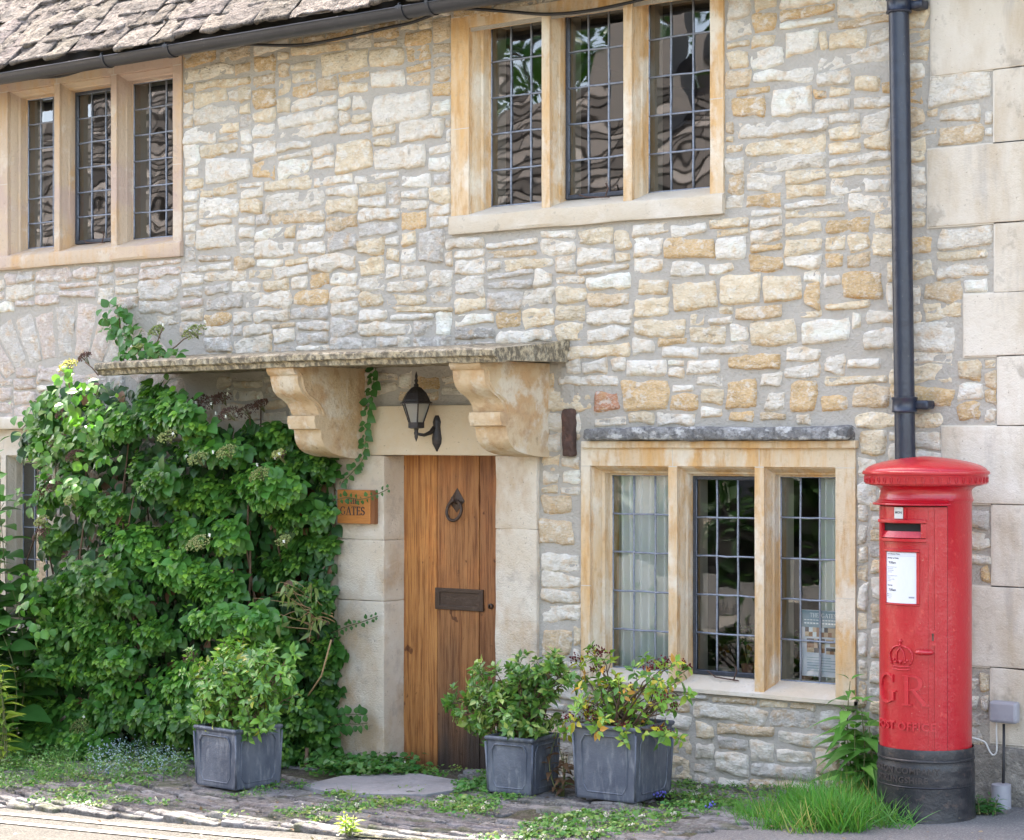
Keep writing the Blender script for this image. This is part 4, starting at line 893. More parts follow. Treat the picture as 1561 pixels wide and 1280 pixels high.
# lock and handle
lk = MB(); cbox(lk, 38, 46, zp(977), zp(955), RB + .003, RB + .011, 5, 0); cbox(lk, 40.6, 42.6, zp(970), zp(959), RB + .011, RB + .0125, 4, 1)
lk.lathe([(0, .002), (.005, .002), (.006, 0)], 10, cyl(radians(41.6), RB + .012, zp(960)), 1); lk.build('lock', [m_red, m_bronze], door_o, smooth=True, sharp=30)
hd_ = MB(); pts = [cyl(radians(t), RB + r, zp(987)) for t, r in ((22, .014), (24, .024), (28, .030), (34, .030), (40, .026), (42, .012))]
hd_.tube(pts, [.004, .009, .0105, .0105, .010, .004], 12); hd_.build('handle', m_red, door_o, smooth=True)
# crown, cypher and lettering in relief
rl = MB(); T0c = 1.6; fc_ = fm(T0c, RB + .0038, zp(1013.5)); fc = lambda x, y, h: fc_(x * 1.2, y * 1.2, h); s_ = .0034
def tb_(pts, r, mb=rl): mb.tube([fc(x, y, h) for x, y, h in pts], r, 7)
cw = .040
for y in (0, .011): tb_([(x, y + .004 * (1 - (x / cw) ** 2) * -1, s_ * .6) for x in np.linspace(-cw * .9, cw * .9, 9)], .0030)
for x in np.linspace(-.030, .030, 5): rl.add(*(lambda V, F: (V, F))(*(lambda c: ([tuple(np.array(c) + np.array(d) * .0038) for d in [(1, 0, 0), (-1, 0, 0), (0, 0, 1), (0, 0, -1), (0, -1, 0)]], [(0, 2, 4), (2, 1, 4), (1, 3, 4), (3, 0, 4)]))(fc(x, .004, .002))))
for sgn in (-1, 1):
    tb_([(sgn * x, y, s_) for x, y in ((.036, .015), (.047, .035), (.046, .055), (.032, .072), (.012, .080), (0, .078))], .0036)
    tb_([(sgn * x, y, s_) for x, y in ((.012, .016), (.017, .035), (.014, .058), (0, .076))], .0026)
    for cx_, cy_ in ((.040, .020), (.020, .022), (.028, .030)): tb_([(sgn * cx_ - .003, cy_, s_), (sgn * cx_ + .003, cy_ + .001, s_)], .0045)
for a_ in np.linspace(0, 1, 7):
    for sgn in (-1, 1): x_ = sgn * (.047 * sin(pi * (.35 + .5 * a_))); y_ = .03 + .045 * a_; tb_([(x_ - .001, y_, s_ + .003), (x_ + .001, y_, s_ + .003)], .0026)
tb_([(0, .016, s_), (0, .030, s_)], .004); tb_([(-.008, .027, s_), (.008, .027, s_)], .004)
tb_([(-.002, .083, s_), (.002, .083, s_)], .0065); tb_([(0, .088, s_), (0, .104, s_)], .0028); tb_([(-.008, .097, s_), (.008, .097, s_)], .0028)
rl.build('crown_emblem', m_redw, door_o, smooth=True)
gr = MB(); Hh = .132
serif(gr, 'G', Hh, fm(-19, RB + .0038, zp(1068)), .0075, wf=1.02, fat=.85); serif(gr, 'R', Hh * .97, fm(21.5, RB + .0038, zp(1068)), .0075, wf=1.0, fat=.85)
gr.build('royal_cypher', m_redw, door_o)
po = MB(); add_text(po, 'POST OFFICE', .047, fm(2.2, RB + .0038, zp(1100)), .0065, 0, .0012, 1.08); po.build('relief_lettering', m_redw, door_o)
ba = MB(); lz([(RB + .008, zp(1134)), (RB + .010, zp(1137)), (RB + .010, zp(1149)), (RB + .013, zp(1150)), (RB + .0135, zp(1152)), (RB + .0095, zp(1153)), (RB + .009, zp(1158)), (RB + .0115, zp(1160)), (RB + .0115, zp(1168)), (RB + .012, zp(1200)), (RB + .014, zp(1225)), (RB + .019, zp(1243)), (RB + .026, gz0 - .04)], ba)
add_text(ba, 'CARRON COMPANY', .036, fm(-1, RB + .0115, zp(1166)), .0042, 1, .0006, 1.12); add_text(ba, 'STIRLINGSHIRE', .036, fm(-1, RB + .0117, zp(1180)), .0042, 1, .0006, 1.1)
lz([(RB + .0115, zp(1189)), (RB + .0140, zp(1190)), (RB + .0120, zp(1191.5))], ba)
ba.build('base', [m_bbase, MAT('worn_letter_paint', (.045, .036, .034), .6)], box, smooth=True, sharp=30)

# ================================================================== lantern, name sign
LY = -.165; lx_ = WX(634.5, LY); lz_ = lambda py: WZ(634, py, LY)
lamp = thing('wall_lantern', 'black six sided carriage lantern on the lintel above the right hand oak door', 'wall lantern', (lx_, LY, lz_(650)))
def hexl(mb, prof, n=6, mat=0, rot=.3):
    for i in range(len(prof) - 1):
        (r0, z0), (r1, z1) = prof[i], prof[i + 1]
        V = [(lx_ + r * cos(rot + 2 * pi * k / n), LY + r * sin(rot + 2 * pi * k / n), z) for r, z in ((r0, z0), (r1, z1)) for k in range(n)]
        mb.add(V, [(k, (k + 1) % n, n + (k + 1) % n, n + k) for k in range(n)], mat)
hr = MB(); hexl(hr, [(.000, lz_(589)), (.016, lz_(589)), (.030, lz_(591)), (.058, lz_(599)), (.077, lz_(609)), (.080, lz_(612)), (.092, lz_(613.5)), (.092, lz_(615)), (.074, lz_(615.5)), (0, lz_(610))]); hr.build('lantern_roof', m_iron, lamp)
MB().lathe([(.012, lz_(590)), (.014, lz_(586)), (.006, lz_(584)), (.011, lz_(580)), (.006, lz_(577)), (.008, lz_(573)), (.001, lz_(566))], 12, (lx_, LY, 0)).build('finial', m_iron, lamp, smooth=True)
gl = MB(); rt_, rb_ = .076, .040; zt1, zb1 = lz_(615), lz_(644); hexl(gl, [(rb_, zb1), (rt_, zt1)]); gl.build('lantern_pane', m_lampglass, lamp)
fb = MB()
for k in range(6):
    a = .3 + 2 * pi * k / 6; fb.tube([(lx_ + (rb_ + .001) * cos(a), LY + (rb_ + .001) * sin(a), zb1), (lx_ + (rt_ + .001) * cos(a), LY + (rt_ + .001) * sin(a), zt1)], .0042, 5)
hexl(fb, [(0, zb1 + .002), (.046, zb1 + .001), (.046, lz_(652)), (.030, lz_(653)), (0, lz_(653))]); fb.build('lantern_frame', m_iron, lamp)
MB().lathe([(.014, lz_(653)), (.010, lz_(657)), (.013, lz_(660)), (.009, lz_(664)), (.010, lz_(666)), (.001, lz_(673))], 12, (lx_, LY, 0)).build('drop_finial', m_iron, lamp, smooth=True)
MB().lathe([(0, zb1 + .05), (.016, zb1 + .045), (.017, zb1 + .01), (.02, zb1)], 12, (lx_, LY, 0)).build('lamp_holder', m_grey, lamp, smooth=True)
px_ = WX(664, -.04); am = MB(); am.tube([(lx_, LY, lz_(661)), (lx_ + .02, LY + .04, lz_(663)), (px_ - .01, -.07, lz_(659)), (px_, -.05, lz_(652))], [.007, .009, .012, .015], 8)
am.build('lantern_arm', m_iron, lamp, smooth=True)
zc = [(.004, 688), (.010, 685), (.030, 676), (.033, 668), (.028, 660), (.024, 650), (.028, 643), (.020, 637), (.012, 633)]
bp = MB(); P = np.array([[(px_ + .006 + w_ * u, -.036 - .026 * (1 - u * u) * (w_ / .03), WZ(664, py, -.04)) for u in np.linspace(-1, 1, 9)] for w_, py in zc]); bp.grid(P, flip=False)
bp.build('back_plate', m_iron, lamp, smooth=True)

SY0 = -.066; sx0, sx1 = WX(514, SY0), WX(564, SY0); sz0, sz1 = WZ(540, 798, SY0), WZ(540, 746.5, SY0)
sign = thing('name_sign', 'small oak name board reading THE GATES, fixed left of the right hand door', 'sign', ((sx0 + sx1) / 2, SY0, sz0))
MB().box(sx0, sx1, SY0, -.031, sz0, sz1).build('sign_board', m_signwood, sign, bevel=.003)
MB().box(sx1 + .0005, sx1 + .028, SY0 + .004, -.031, sz0 + .001, sz1 - .001).build('sign_end_strip', m_signedge, sign, bevel=.002)
sg = MB(); sc_ = (sx0 + sx1) / 2
fs = lambda zz: (lambda x, y, h: (sc_ - .005 + x, SY0 - h, zz + y))
serif(sg, 'THE', .030, fs(WZ(540, 768, SY0)), .0010, wf=.95, gap=.14); serif(sg, 'GATES', .047, fs(WZ(540, 785, SY0)), .0010, wf=.92, gap=.08, fat=.85)
sg.build('sign_lettering', m_ink, sign)

# ================================================================== service box and conduit at the far right
zc0 = WZ(1530, 1103, -.05); gb_ = thing('meter_box', 'small grey junction box fixed low on the ashlar wall, right of the post box', 'junction box', (WX(1529), -.05, zc0))
MB().box(WX(1509, -.07), WX(1551, -.07), -.085, -.034, WZ(1530, 1102, -.07), WZ(1530, 1069, -.07)).build('box_cover', m_grey, gb_, bevel=.012)
cd = thing('conduit', 'thin black conduit dropping from the grey junction box into a short grey sleeve', 'conduit', (WX(1530), -.06, -.0))
cxx = WX(1530, -.06); gzz = float(ground(cxx))
MB().tube([(cxx, -.058, zc0), (cxx, -.06, .2), (cxx - .004, -.06, gzz + .0)], .0065, 8).build('black_pipe', m_cable, cd, smooth=True)
MB().lathe([(.001, .10), (.038, .10), (.042, .098), (.043, .0), (.046, -.05)], 20, (cxx, -.085, gzz + .0)).build('sleeve', m_grey, cd, smooth=True, sharp=40)
wire('white_cable', [(1481, 1124, -.06), (1492, 1127), (1503, 1131), (1508, 1145), (1514, 1152), (1520, 1147), (1519, 1120), (1519, 1100)], .0038, m_white, 'white cable looping from behind the post box up to the grey junction box', 'cable', -.05)
wire('wire_scrap', [(1278, 1182), (1290, 1184), (1302, 1192), (1318, 1188), (1330, 1180)], .0035, m_white, 'short white wire at the foot of the wall, left of the post box', 'wire', -.03)

# ================================================================== things inside the lower window
lw = WINS['lower']
def curtain(x0, x1, lab, dens=24, gather=0.0):
    n = 90; zs = np.linspace(lw['zb'] - .01, lw['zt'] + .0, 24); P = []
    for i in range(n):
        u = i / (n - 1); row = []
        for z in zs:
            t = (z - zs[0]) / (zs[-1] - zs[0]); xx = x0 + (x1 - x0) * u + gather * (1 - t) * .02; y = .165 + .026 * sin(u * dens * 1.3 + .9 * sin(u * 9)) + .005 * sin(u * 41 + t * 2)
            row.append((xx + .004 * sin(t * 3 + u * 7), y, z))
        P.append(row)
    return tag(MB().grid(np.array(P)).build('curtain', m_curtain, None, smooth=True), lab, 'curtain', 'curtains in the lower window')
o0, o1, o2 = lw['ops']
curtain(o0[0] + .005, o0[1] - .07, 'pale curtain filling the left light of the lower window', 30)
curtain(o2[0] + .17, o2[1] - .003, 'pale curtain hanging behind the card in the right light', 22)
py0 = .124; card = MB(); qx0, qx1 = WX(1221, py0), WX(1272, py0) + .05; qz0, qz1 = WZ(1245, 1031, py0), WZ(1245, 930, py0)
cardt = thing('window_card', 'printed card with small photographs propped inside the lower right window light', 'card', ((qx0 + qx1) / 2, py0, qz0))
card.box(qx0, qx1, py0, py0 + .006, qz0, qz1, 0); Wc, Hc = qx1 - qx0, qz1 - qz0
card.box(qx0 + .002, qx1 - .002, py0 - .0006, py0, qz0 + Hc * .74, qz1 - .002, 1)
fk = lambda cxk, zk: (lambda x, y, h: (cxk + x, py0 - .0008 - h, zk + y))
serif(card, 'THE', Hc * .065, fk(qx0 + Wc * .32, qz0 + Hc * .89), .0003, wf=.95, mat=2); serif(card, 'GATES', Hc * .065, fk(qx0 + Wc * .66, qz0 + Hc * .89), .0003, wf=.95, mat=2)
for k, (zf, hf) in enumerate(((.845, .012), (.79, .022))):
    for j in range(12): card.box(qx0 + Wc * (.08 + j * .07), qx0 + Wc * (.08 + j * .07 + .05), py0 - .0012, py0 - .0006, qz0 + Hc * zf, qz0 + Hc * (zf + hf), 2)
rr = random.Random(4)
ph = [(.10, .90, .60, .74), (.14, .56, .36, .57), (.59, .95, .46, .57), (.59, .95, .345, .44)]
for a, b_, c_, d in ph:
    nx, nz = int((b_ - a) * 10) + 1, int((d - c_) * 14) + 1
    for i in range(nx):
        for j in range(nz):
            xa = qx0 + Wc * (a + (b_ - a) * i / nx); xb = qx0 + Wc * (a + (b_ - a) * (i + 1) / nx); za = qz0 + Hc * (c_ + (d - c_) * j / nz); zc_ = qz0 + Hc * (c_ + (d - c_) * (j + 1) / nz)
            card.add([(xa, py0 - .001, za), (xb, py0 - .001, za), (xb, py0 - .001, zc_), (xa, py0 - .001, zc_)], [(0, 1, 2, 3)], rr.choice([3, 4, 5, 2, 4]))
for j in range(6): card.box(qx0 + Wc * .14, qx0 + Wc * (.9 - .1 * (j % 3)), py0 - .0012, py0, qz0 + Hc * (.08 + j * .04), qz0 + Hc * (.088 + j * .04), 1)
card.build('card_sheet', [m_paper, MAT('card_blue', (.16, .26, .32), .5), MAT('card_white', (.72, .76, .78), .5), MAT('card_brown', (.30, .14, .07), .5), MAT('card_tan', (.55, .40, .27), .5), MAT('card_dark', (.07, .06, .07), .5)], cardt)
# pot plants on the inner sill
def sillplant(x, y, lab, h, seed, n=40):
    r = np.random.default_rng(seed); z0 = lw['zb'] - .012; t = thing('window_plant', lab, 'house plant', (x, y, z0), 'house plants on the window sill')
    MB().lathe([(.001, 0), (.026, 0), (.034, .06), (.036, .06), (.03, .055), (.001, .055)], 16, (x, y, z0)).build('pot', MAT('plant_pot', (.2, .09, .05), .8), t, smooth=True, sharp=40)
    sm = MB(); tips = []
    for k in range(6):
        a = r.uniform(0, 6.28); q = np.array([(x, y, z0 + .05), (x + .02 * cos(a), y + .02 * sin(a), z0 + h * .55), (x + .07 * cos(a), y + .03 * sin(a), z0 + h * r.uniform(.7, 1))]); sm.tube(q, .002, 5); tips.append(q)
    sm.build('stem', m_gstem, t); q = np.array([tp[1] * (1 - s) + tp[2] * s for tp in tips for s in r.uniform(0, 1.1, n // 6)]); a = r.uniform(0, 6.28, len(q)); ax = np.stack([np.cos(a), np.sin(a) * .6, r.uniform(-.2, .5, len(q))], 1)
    Batch().add(*OVAL, orient(ax, np.array([[0, -.4, 1.]]) + r.normal(0, .3, (len(q), 3))), q, r.uniform(.04, .07, len(q)), np.array([[.03, .07, .02]]) * r.uniform(.7, 1.4, (len(q), 1))).build('foliage', m_leaf, t)
sillplant((o1[0] + o1[1]) / 2 + .02, .26, 'tall leafy house plant on the sill behind the middle light', .27, 2)
sillplant(o1[1] - .03, .27, 'bushy house plant on the sill at the right of the middle light', .2, 5, 60)
sillplant(o2[0] + .06, .26, 'house plant on the sill just left of the window card', .24, 8, 60)
# pot and white jar on the upper left sill
ul = WINS['upper_left']['ops'][2]; zz = WINS['upper_left']['zb'] - .012
tag(MB().lathe([(.001, 0), (.035, 0), (.045, .04), (.04, .09), (.02, .115), (.018, .13), (.022, .135), (.001, .135)], 20, (ul[1] - .10, .25, zz)).build('vase', MAT('glazed_vase', (.5, .45, .25), .3), None, smooth=True), 'small yellowish vase inside the right light of the upper left window', 'vase')
# ================================================================== planters and shrubs
R = np.random.default_rng(11)
def vary(base, n, amt=.18, hue=.1):
    c = np.tile(np.array(base, float), (n, 1)) * R.uniform(1 - amt, 1 + amt, (n, 1)); c[:, 0] *= R.uniform(1 - hue, 1 + hue * 1.8, n); return np.clip(c, 0, 1)
def planter(cpx, wt, wb, h, rz, label):
    p = on_ground(*cpx); c = Vector((p[0], p[1], 0)); gz = float(ground(p[0])) + .012
    # cpx is the nearest lower corner; move the centre back from it
    toc = Vector((CAMP[0] - p[0], CAMP[1] - p[1], 0)).normalized()
    corner = min([(sx, sy) for sx in (-1, 1) for sy in (-1, 1)], key=lambda s: -(Matrix.Rotation(rz, 3, 'Z') @ Vector((s[0], s[1], 0))).dot(toc))
    off = Matrix.Rotation(rz, 3, 'Z') @ Vector((corner[0] * wb / 2, corner[1] * wb / 2, 0)); cx, cy = p[0] - off.x, p[1] - off.y
    t = thing('square_planter', label, 'planter', (cx, cy, gz), 'square grey lead style planters')
    M = TRS((cx, cy, gz), rz=rz); b = MB()
    def ringv(w_, z): return [(-w_ / 2, -w_ / 2, z), (w_ / 2, -w_ / 2, z), (w_ / 2, w_ / 2, z), (-w_ / 2, w_ / 2, z)]
    levels = [(wb, 0), (wb + .006, .012), (wb + (wt - wb) * .5, h * .5), (wt - .014, h - .03), (wt - .012, h - .022), (wt + .004, h - .018), (wt + .008, h - .008), (wt, h), (wt - .03, h), (wt - .034, h - .06)]
    V = np.array([v for w_, z in levels for v in ringv(w_, z)]); F = [(i * 4 + j, i * 4 + (j + 1) % 4, (i + 1) * 4 + (j + 1) % 4, (i + 1) * 4 + j) for i in range(len(levels) - 1) for j in range(4)] + [(3, 2, 1, 0)]
    V = V @ M[:3, :3].T + M[:3, 3]; b.add(V, F); b.build('box', m_leadpot, t, bevel=.004)
    pn = MB()
    for k in range(4):
        Mk = M @ TRS(rz=k * pi / 2)
        def q(u, s):  # u -1..1, s 0..1 on the face
            w_ = wb + (wt - wb) * s; return np.array([u * w_ / 2, -w_ / 2 - .0008, s * h])
        a, l, hh, cc = .74, .10, .86, .10
        pts = [(-a + .14, l), (a - .14, l), (a, l + cc), (a, hh - cc), (a - .14, hh), (-a + .14, hh), (-a, hh - cc), (-a, l + cc), (-a + .14, l), (a - .14, l)]
        P = []
        for i in range(len(pts) - 1):
            for s in np.linspace(0, 1, 5)[:-1]: P.append(q(pts[i][0] * (1 - s) + pts[i + 1][0] * s, pts[i][1] * (1 - s) + pts[i + 1][1] * s))
        P = np.array(P[:-2]) @ Mk[:3, :3].T + Mk[:3, 3]; pn.tube(P, .0042, 5, cap=False)
        for u in (-.985,): pn.tube(np.array([q(u, 0.03), q(u, .9)]) @ Mk[:3, :3].T + Mk[:3, 3], .006, 6)
    pn.build('raised_panel', m_leadpot, t, smooth=True)
    MB().box(-wt / 2 + .02, wt / 2 - .02, -wt / 2 + .02, wt / 2 - .02, h - .06, h - .045, M=M).build('soil', m_soil, t)
    return np.array([cx, cy, gz + h - .045])
def shrub(name, label, cat, base, spread, tips, tpl, lsize, cols, dens, seed, mat, smat, whorl=6, gap=.028, berries=None, group=None, r0=.006, up=.5, jit=.35, yellow=None):
    global R
    R = np.random.default_rng(seed); t = thing(name, label, cat, tuple(base), group)
    sm = MB(); LP, LA, LN, LC, LS = [], [], [], [], []; ends = []
    for tp in tips:
        tp = np.array(tp, float); st = base + np.array([R.uniform(-spread, spread), R.uniform(-spread, spread), 0]); n = 9
        s = np.linspace(0, 1, n)[:, None]; mid = (st + tp) / 2 + np.array([0, 0, .12 * np.linalg.norm(tp - st)]) + R.normal(0, .012, 3)
        Q = (1 - s) ** 2 * st + 2 * (1 - s) * s * mid + s * s * tp; Q[1:-1] += R.normal(0, .004, (n - 2, 3)); sm.tube(Q, np.linspace(r0, .0016, n), 5); ends.append(Q)
        twigs = [(Q, 1)]
        for k in range(dens):
            i = R.integers(3, n - 1); d = unit(R.normal(0, 1, 3) + np.array([0, -.2, .6])); L = R.uniform(.05, .12)
            q2 = np.array([Q[i], Q[i] + d * L * .5 + [0, 0, .005], Q[i] + d * L]); sm.tube(q2, [.0022, .0018, .0012], 4); twigs.append((q2, 0))
        for q2, main in twigs:
            d = unit(q2[-1] - q2[-2])
            for wv in range(2 if main else R.integers(1, 3)):
                c = q2[-1] - d * wv * gap; m = whorl + R.integers(-1, 2); a = R.uniform(0, 6.28) + np.arange(m) * 2.4
                u = unit(np.cross(d, [0.3, .1, 1.])); v = np.cross(d, u); el = up * (1 - .35 * wv)
                ax = unit((np.cos(a)[:, None] * u + np.sin(a)[:, None] * v) + d * (el + R.normal(0, .25, (m, 1))) + R.normal(0, jit * .4, (m, 3)))
                LP.append(c + ax * .006 + R.normal(0, .004, (m, 3))); LA.append(ax); LN.append(unit(d + np.array([0, -.15, .5]) + R.normal(0, jit, (m, 3)))); LS.append(lsize * R.uniform(.6, 1.12, m) * (.75 if wv == 0 else 1))
                ci = R.choice(len(cols), p=[c_[1] for c_ in cols]) if R.random() < .5 else None
                LC.append(np.array([np.array(cols[R.choice(len(cols), p=[c_[1] for c_ in cols]) if ci is None or R.random() < .3 else ci][0]) * R.uniform(.8, 1.2) for _ in range(m)]))
    sm.build('stem', smat, t, smooth=True)
    A, Nn = np.concatenate(LA), np.concatenate(LN); P = np.concatenate(LP)
    Batch().add(*tpl, orient(A, Nn), P, np.concatenate(LS), np.concatenate(LC)).build('foliage', mat, t)
    if berries:
        oc = np.array([(x, y, z) for z in (-1, 1) for y in (-1, 1) for x in (-1, 1)], float) @ np.array([[.8, .36, .48], [-.6, .48, .64], [0, -.8, .6]]) * .7; of = np.array([(0, 2, 3, 1), (4, 5, 7, 6), (0, 1, 5, 4), (2, 6, 7, 3), (0, 4, 6, 2), (1, 3, 7, 5)])
        for Q in [ends[i] for i in R.choice(len(ends), min(berries[0], len(ends)), replace=False)]:
            n = R.integers(18, 34); p = Q[-1] + np.array([0, -.01, .028]) + R.normal(0, 1, (n, 3)) * [.018, .018, .011]
            Batch().add(oc, of, np.tile(np.eye(3), (n, 1, 1)), p, R.uniform(.0028, .0045, n), np.array(berries[1]) * R.uniform(.6, 1.4, (n, 1))).build('berry_cluster', m_flower, t)
    return t
def tips_px(poly, n, y0, y1, seed):
    r = np.random.default_rng(seed); out = []; poly = np.array(poly, float); lo, hi = poly.min(0), poly.max(0)
    while len(out) < n:
        p = r.uniform(lo, hi)
        if inpoly(p, poly):
            cc = poly.mean(0); p = cc + (p - cc) * (1.0 if len(out) % 3 else 1.0) * r.uniform(1.0, 1.18); out.append(at(p[0], p[1], r.uniform(y0, y1)))
    return out
def inpoly(p, poly):
    x, y = p; c = False; j = len(poly) - 1
    for i in range(len(poly)):
        if (poly[i][1] > y) != (poly[j][1] > y) and x < (poly[j][0] - poly[i][0]) * (y - poly[i][1]) / (poly[j][1] - poly[i][1]) + poly[i][0]: c = not c
        j = i
    return c
b1 = planter((359, 1209), .318, .296, .305, radians(-4), 'grey square planter standing left of the doors, before the climber')
b2 = planter((810, 1217), .262, .24, .27, radians(6), 'smallest grey square planter, between the right hand door and the window')
b3 = planter((967, 1229), .345, .315, .345, radians(2), 'largest grey square planter, standing under the lower window')
print('planters', b1, b2, b3)
shrub('potted_shrub', 'bushy mid green laurel like shrub growing in the left planter', 'shrub', b1, .07,
      tips_px([(285, 1040), (300, 1000), (340, 978), (380, 975), (420, 985), (450, 1010), (452, 1055), (440, 1095), (400, 1105), (330, 1100), (290, 1085)], 46, b1[1] - .2, b1[1] + .2, 3),
      OVAL, .062, [((.12, .26, .045), .45), ((.19, .35, .055), .3), ((.07, .17, .035), .2), ((.32, .34, .05), .05)], 7, 5, m_leafgl, m_stem)
shrub('potted_shrub', 'dense dark green shrub with whorled oval leaves in the smallest planter', 'shrub', b2, .06,
      tips_px([(690, 1062), (697, 1040), (720, 1022), (745, 1008), (775, 1018), (800, 1000), (830, 996), (858, 1012), (868, 1050), (850, 1085), (815, 1110), (770, 1125), (735, 1112), (700, 1090)], 44, b2[1] - .17, b2[1] + .17, 5),
      OVAL, .056, [((.085, .19, .035), .45), ((.13, .25, .045), .3), ((.30, .38, .10), .19), ((.05, .11, .028), .06)], 6, 8, m_leafgl, m_stem, whorl=8, up=.75)
shrub('potted_shrub', 'loose yellowing shrub with dark red berries in the largest planter', 'shrub', b3, .08,
      tips_px([(860, 1060), (880, 1010), (905, 985), (935, 992), (965, 1000), (990, 978), (1020, 995), (1050, 1010), (1066, 1040), (1060, 1070), (1045, 1100), (1040, 1135), (1000, 1110), (930, 1140), (880, 1120), (858, 1100)], 50, b3[1] - .26, b3[1] + .2, 9),
      OVAL, .058, [((.17, .32, .05), .42), ((.30, .40, .055), .26), ((.10, .21, .045), .15), ((.50, .42, .04), .12), ((.52, .26, .04), .05)], 2, 5, m_leaf, m_vstem, whorl=4, berries=(20, (.11, .018, .022)), r0=.007, up=.4)
# nettle like plant by the post box
def leafy_stalks(name, label, cat, stalks, lsize, cols, tpl, seed, droop=.5, step=.035, mat=m_leaf, smat=m_gstem, group=None, pairs=2):
    r = np.random.default_rng(seed); b0 = np.array(stalks[0][0]); t = thing(name, label, cat, tuple(b0), group); sm = MB(); P, A, N_, S, Cc = [], [], [], [], []
    for st, tp in stalks:
        st, tp = np.array(st, float), np.array(tp, float); L = np.linalg.norm(tp - st); n = max(4, int(L / step)); s = np.linspace(0, 1, n)[:, None]; bend = r.normal(0, .04, 3) * [1, 1, 0]
        Q = st + (tp - st) * s + np.sin(s * pi) * bend * L * 2; sm.tube(Q, np.linspace(.005, .0018, n), 5); ph = r.uniform(0, 3)
        for i in range(1, n):
            f = i / (n - 1); sz = lsize * (.55 + .9 * sin(pi * min(1, f * .8 + .12))) * (1 if f < .9 else .6)
            for k in range(pairs):
                a = ph + i * pi / 2 + k * 2 * pi / pairs + r.normal(0, .2); d = np.array([cos(a), sin(a), r.uniform(.0, .5) if f < .93 else 1.2])
                P.append(Q[i] + d * .006); A.append(d); N_.append(np.array([-.15 * cos(a), -.25 - .15 * sin(a), 1.0]) + r.normal(0, .2, 3)); S.append(sz * r.uniform(.8, 1.2)); Cc.append(np.array(cols[r.integers(len(cols))]) * r.uniform(.8, 1.2))
    sm.build('stem', smat, t, smooth=True); v, f = tpl
    Batch().add(v, f, orient(np.array(A), np.array(N_)), np.array(P), np.array(S), np.array(Cc)).build('foliage', mat, t); return t
DROOP = leaf_tpl([.02, .17, .21, .17, .11, .05, .004], .25, .6)
gzr = float(ground(WX(1310)))
st = []
for px, pt, yb in ((1296, 1038, -.14), (1312, 1072, -.18), (1286, 1085, -.16), (1325, 1108, -.2), (1303, 1112, -.24), (1330, 1135, -.16), (1318, 1150, -.26)):
    tp = at(px, pt, yb); st.append(((tp[0] - .0 + .02, yb + .04, gzr - .01), tuple(tp)))
leafy_stalks('leafy_weed', 'tall nettle like weed with drooping pointed leaves, between window and post box', 'plant', st, .115, [(.10, .26, .045), (.15, .33, .055), (.08, .20, .035)], DROOP, 4, step=.042)

# ================================================================== climbing hydrangea
clp = np.array([(28, 650), (48, 618), (70, 598), (95, 590), (130, 580), (165, 577), (210, 580), (255, 584), (285, 612), (310, 640), (345, 652), (385, 640), (415, 640), (445, 648), (474, 662), (502, 676), (509, 705), (511, 820), (512, 960), (510, 1085), (500, 1160), (440, 1176), (300, 1182), (240, 1172), (120, 1168), (-10, 1160), (-10, 1062), (26, 1010), (36, 955), (38, 905), (82, 872), (60, 835), (76, 800), (52, 760), (70, 715), (30, 690)], float)
cl = thing('climbing_shrub', 'large climbing hydrangea smothering the wall and the left hand door under the stone hood', 'climber', (-8.3, -.1, float(ground(-8.3))))
def cdepth(x, y):
    base = np.interp(x, [0, 60, 200, 340, 430, 480, 520], [.30, .5, .62, .50, .26, .15, .08]); base = base * np.interp(y, [575, 640, 760, 1000, 1100, 1180], [.85, 1.0, 1.0, .95, .8, .62])
    return base + .30 * fbm(x / 70., y / 50., 0, 2, 31) * np.interp(x, [400, 500], [1, .3])
def inside(x, y): return np.array([inpoly((a, b), clp) for a, b in zip(x, y)])
def sample(n, seed):
    r = np.random.default_rng(seed); X = r.uniform(-10, 520, n * 2); Y = r.uniform(575, 1182, n * 2); k = inside(X, Y); return X[k][:n], Y[k][:n]
def place(X, Y, D): 
    r_ = fw[None] * FPX + rt[None] * (X - 780.5)[:, None] + np.array([0, 0, 1.0])[None] * (HOR - Y)[:, None]; t = (-D + DCAM) / r_[:, 1]; return CAMP[None] + r_ * t[:, None]
R = np.random.default_rng(77); B = Batch()
# inner older leaves, their green darkened to deepen the shade of the hollows
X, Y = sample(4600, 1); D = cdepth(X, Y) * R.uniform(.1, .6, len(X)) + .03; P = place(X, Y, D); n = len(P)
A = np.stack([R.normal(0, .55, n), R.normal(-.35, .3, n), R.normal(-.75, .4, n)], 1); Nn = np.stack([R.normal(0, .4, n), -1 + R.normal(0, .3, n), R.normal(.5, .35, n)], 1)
B.add(*HEART, orient(A, Nn), P, R.uniform(.05, .085, n), np.where(R.random((n, 1)) < .035, np.array([[.16, .085, .05]]), vary((.030, .092, .022), n)))
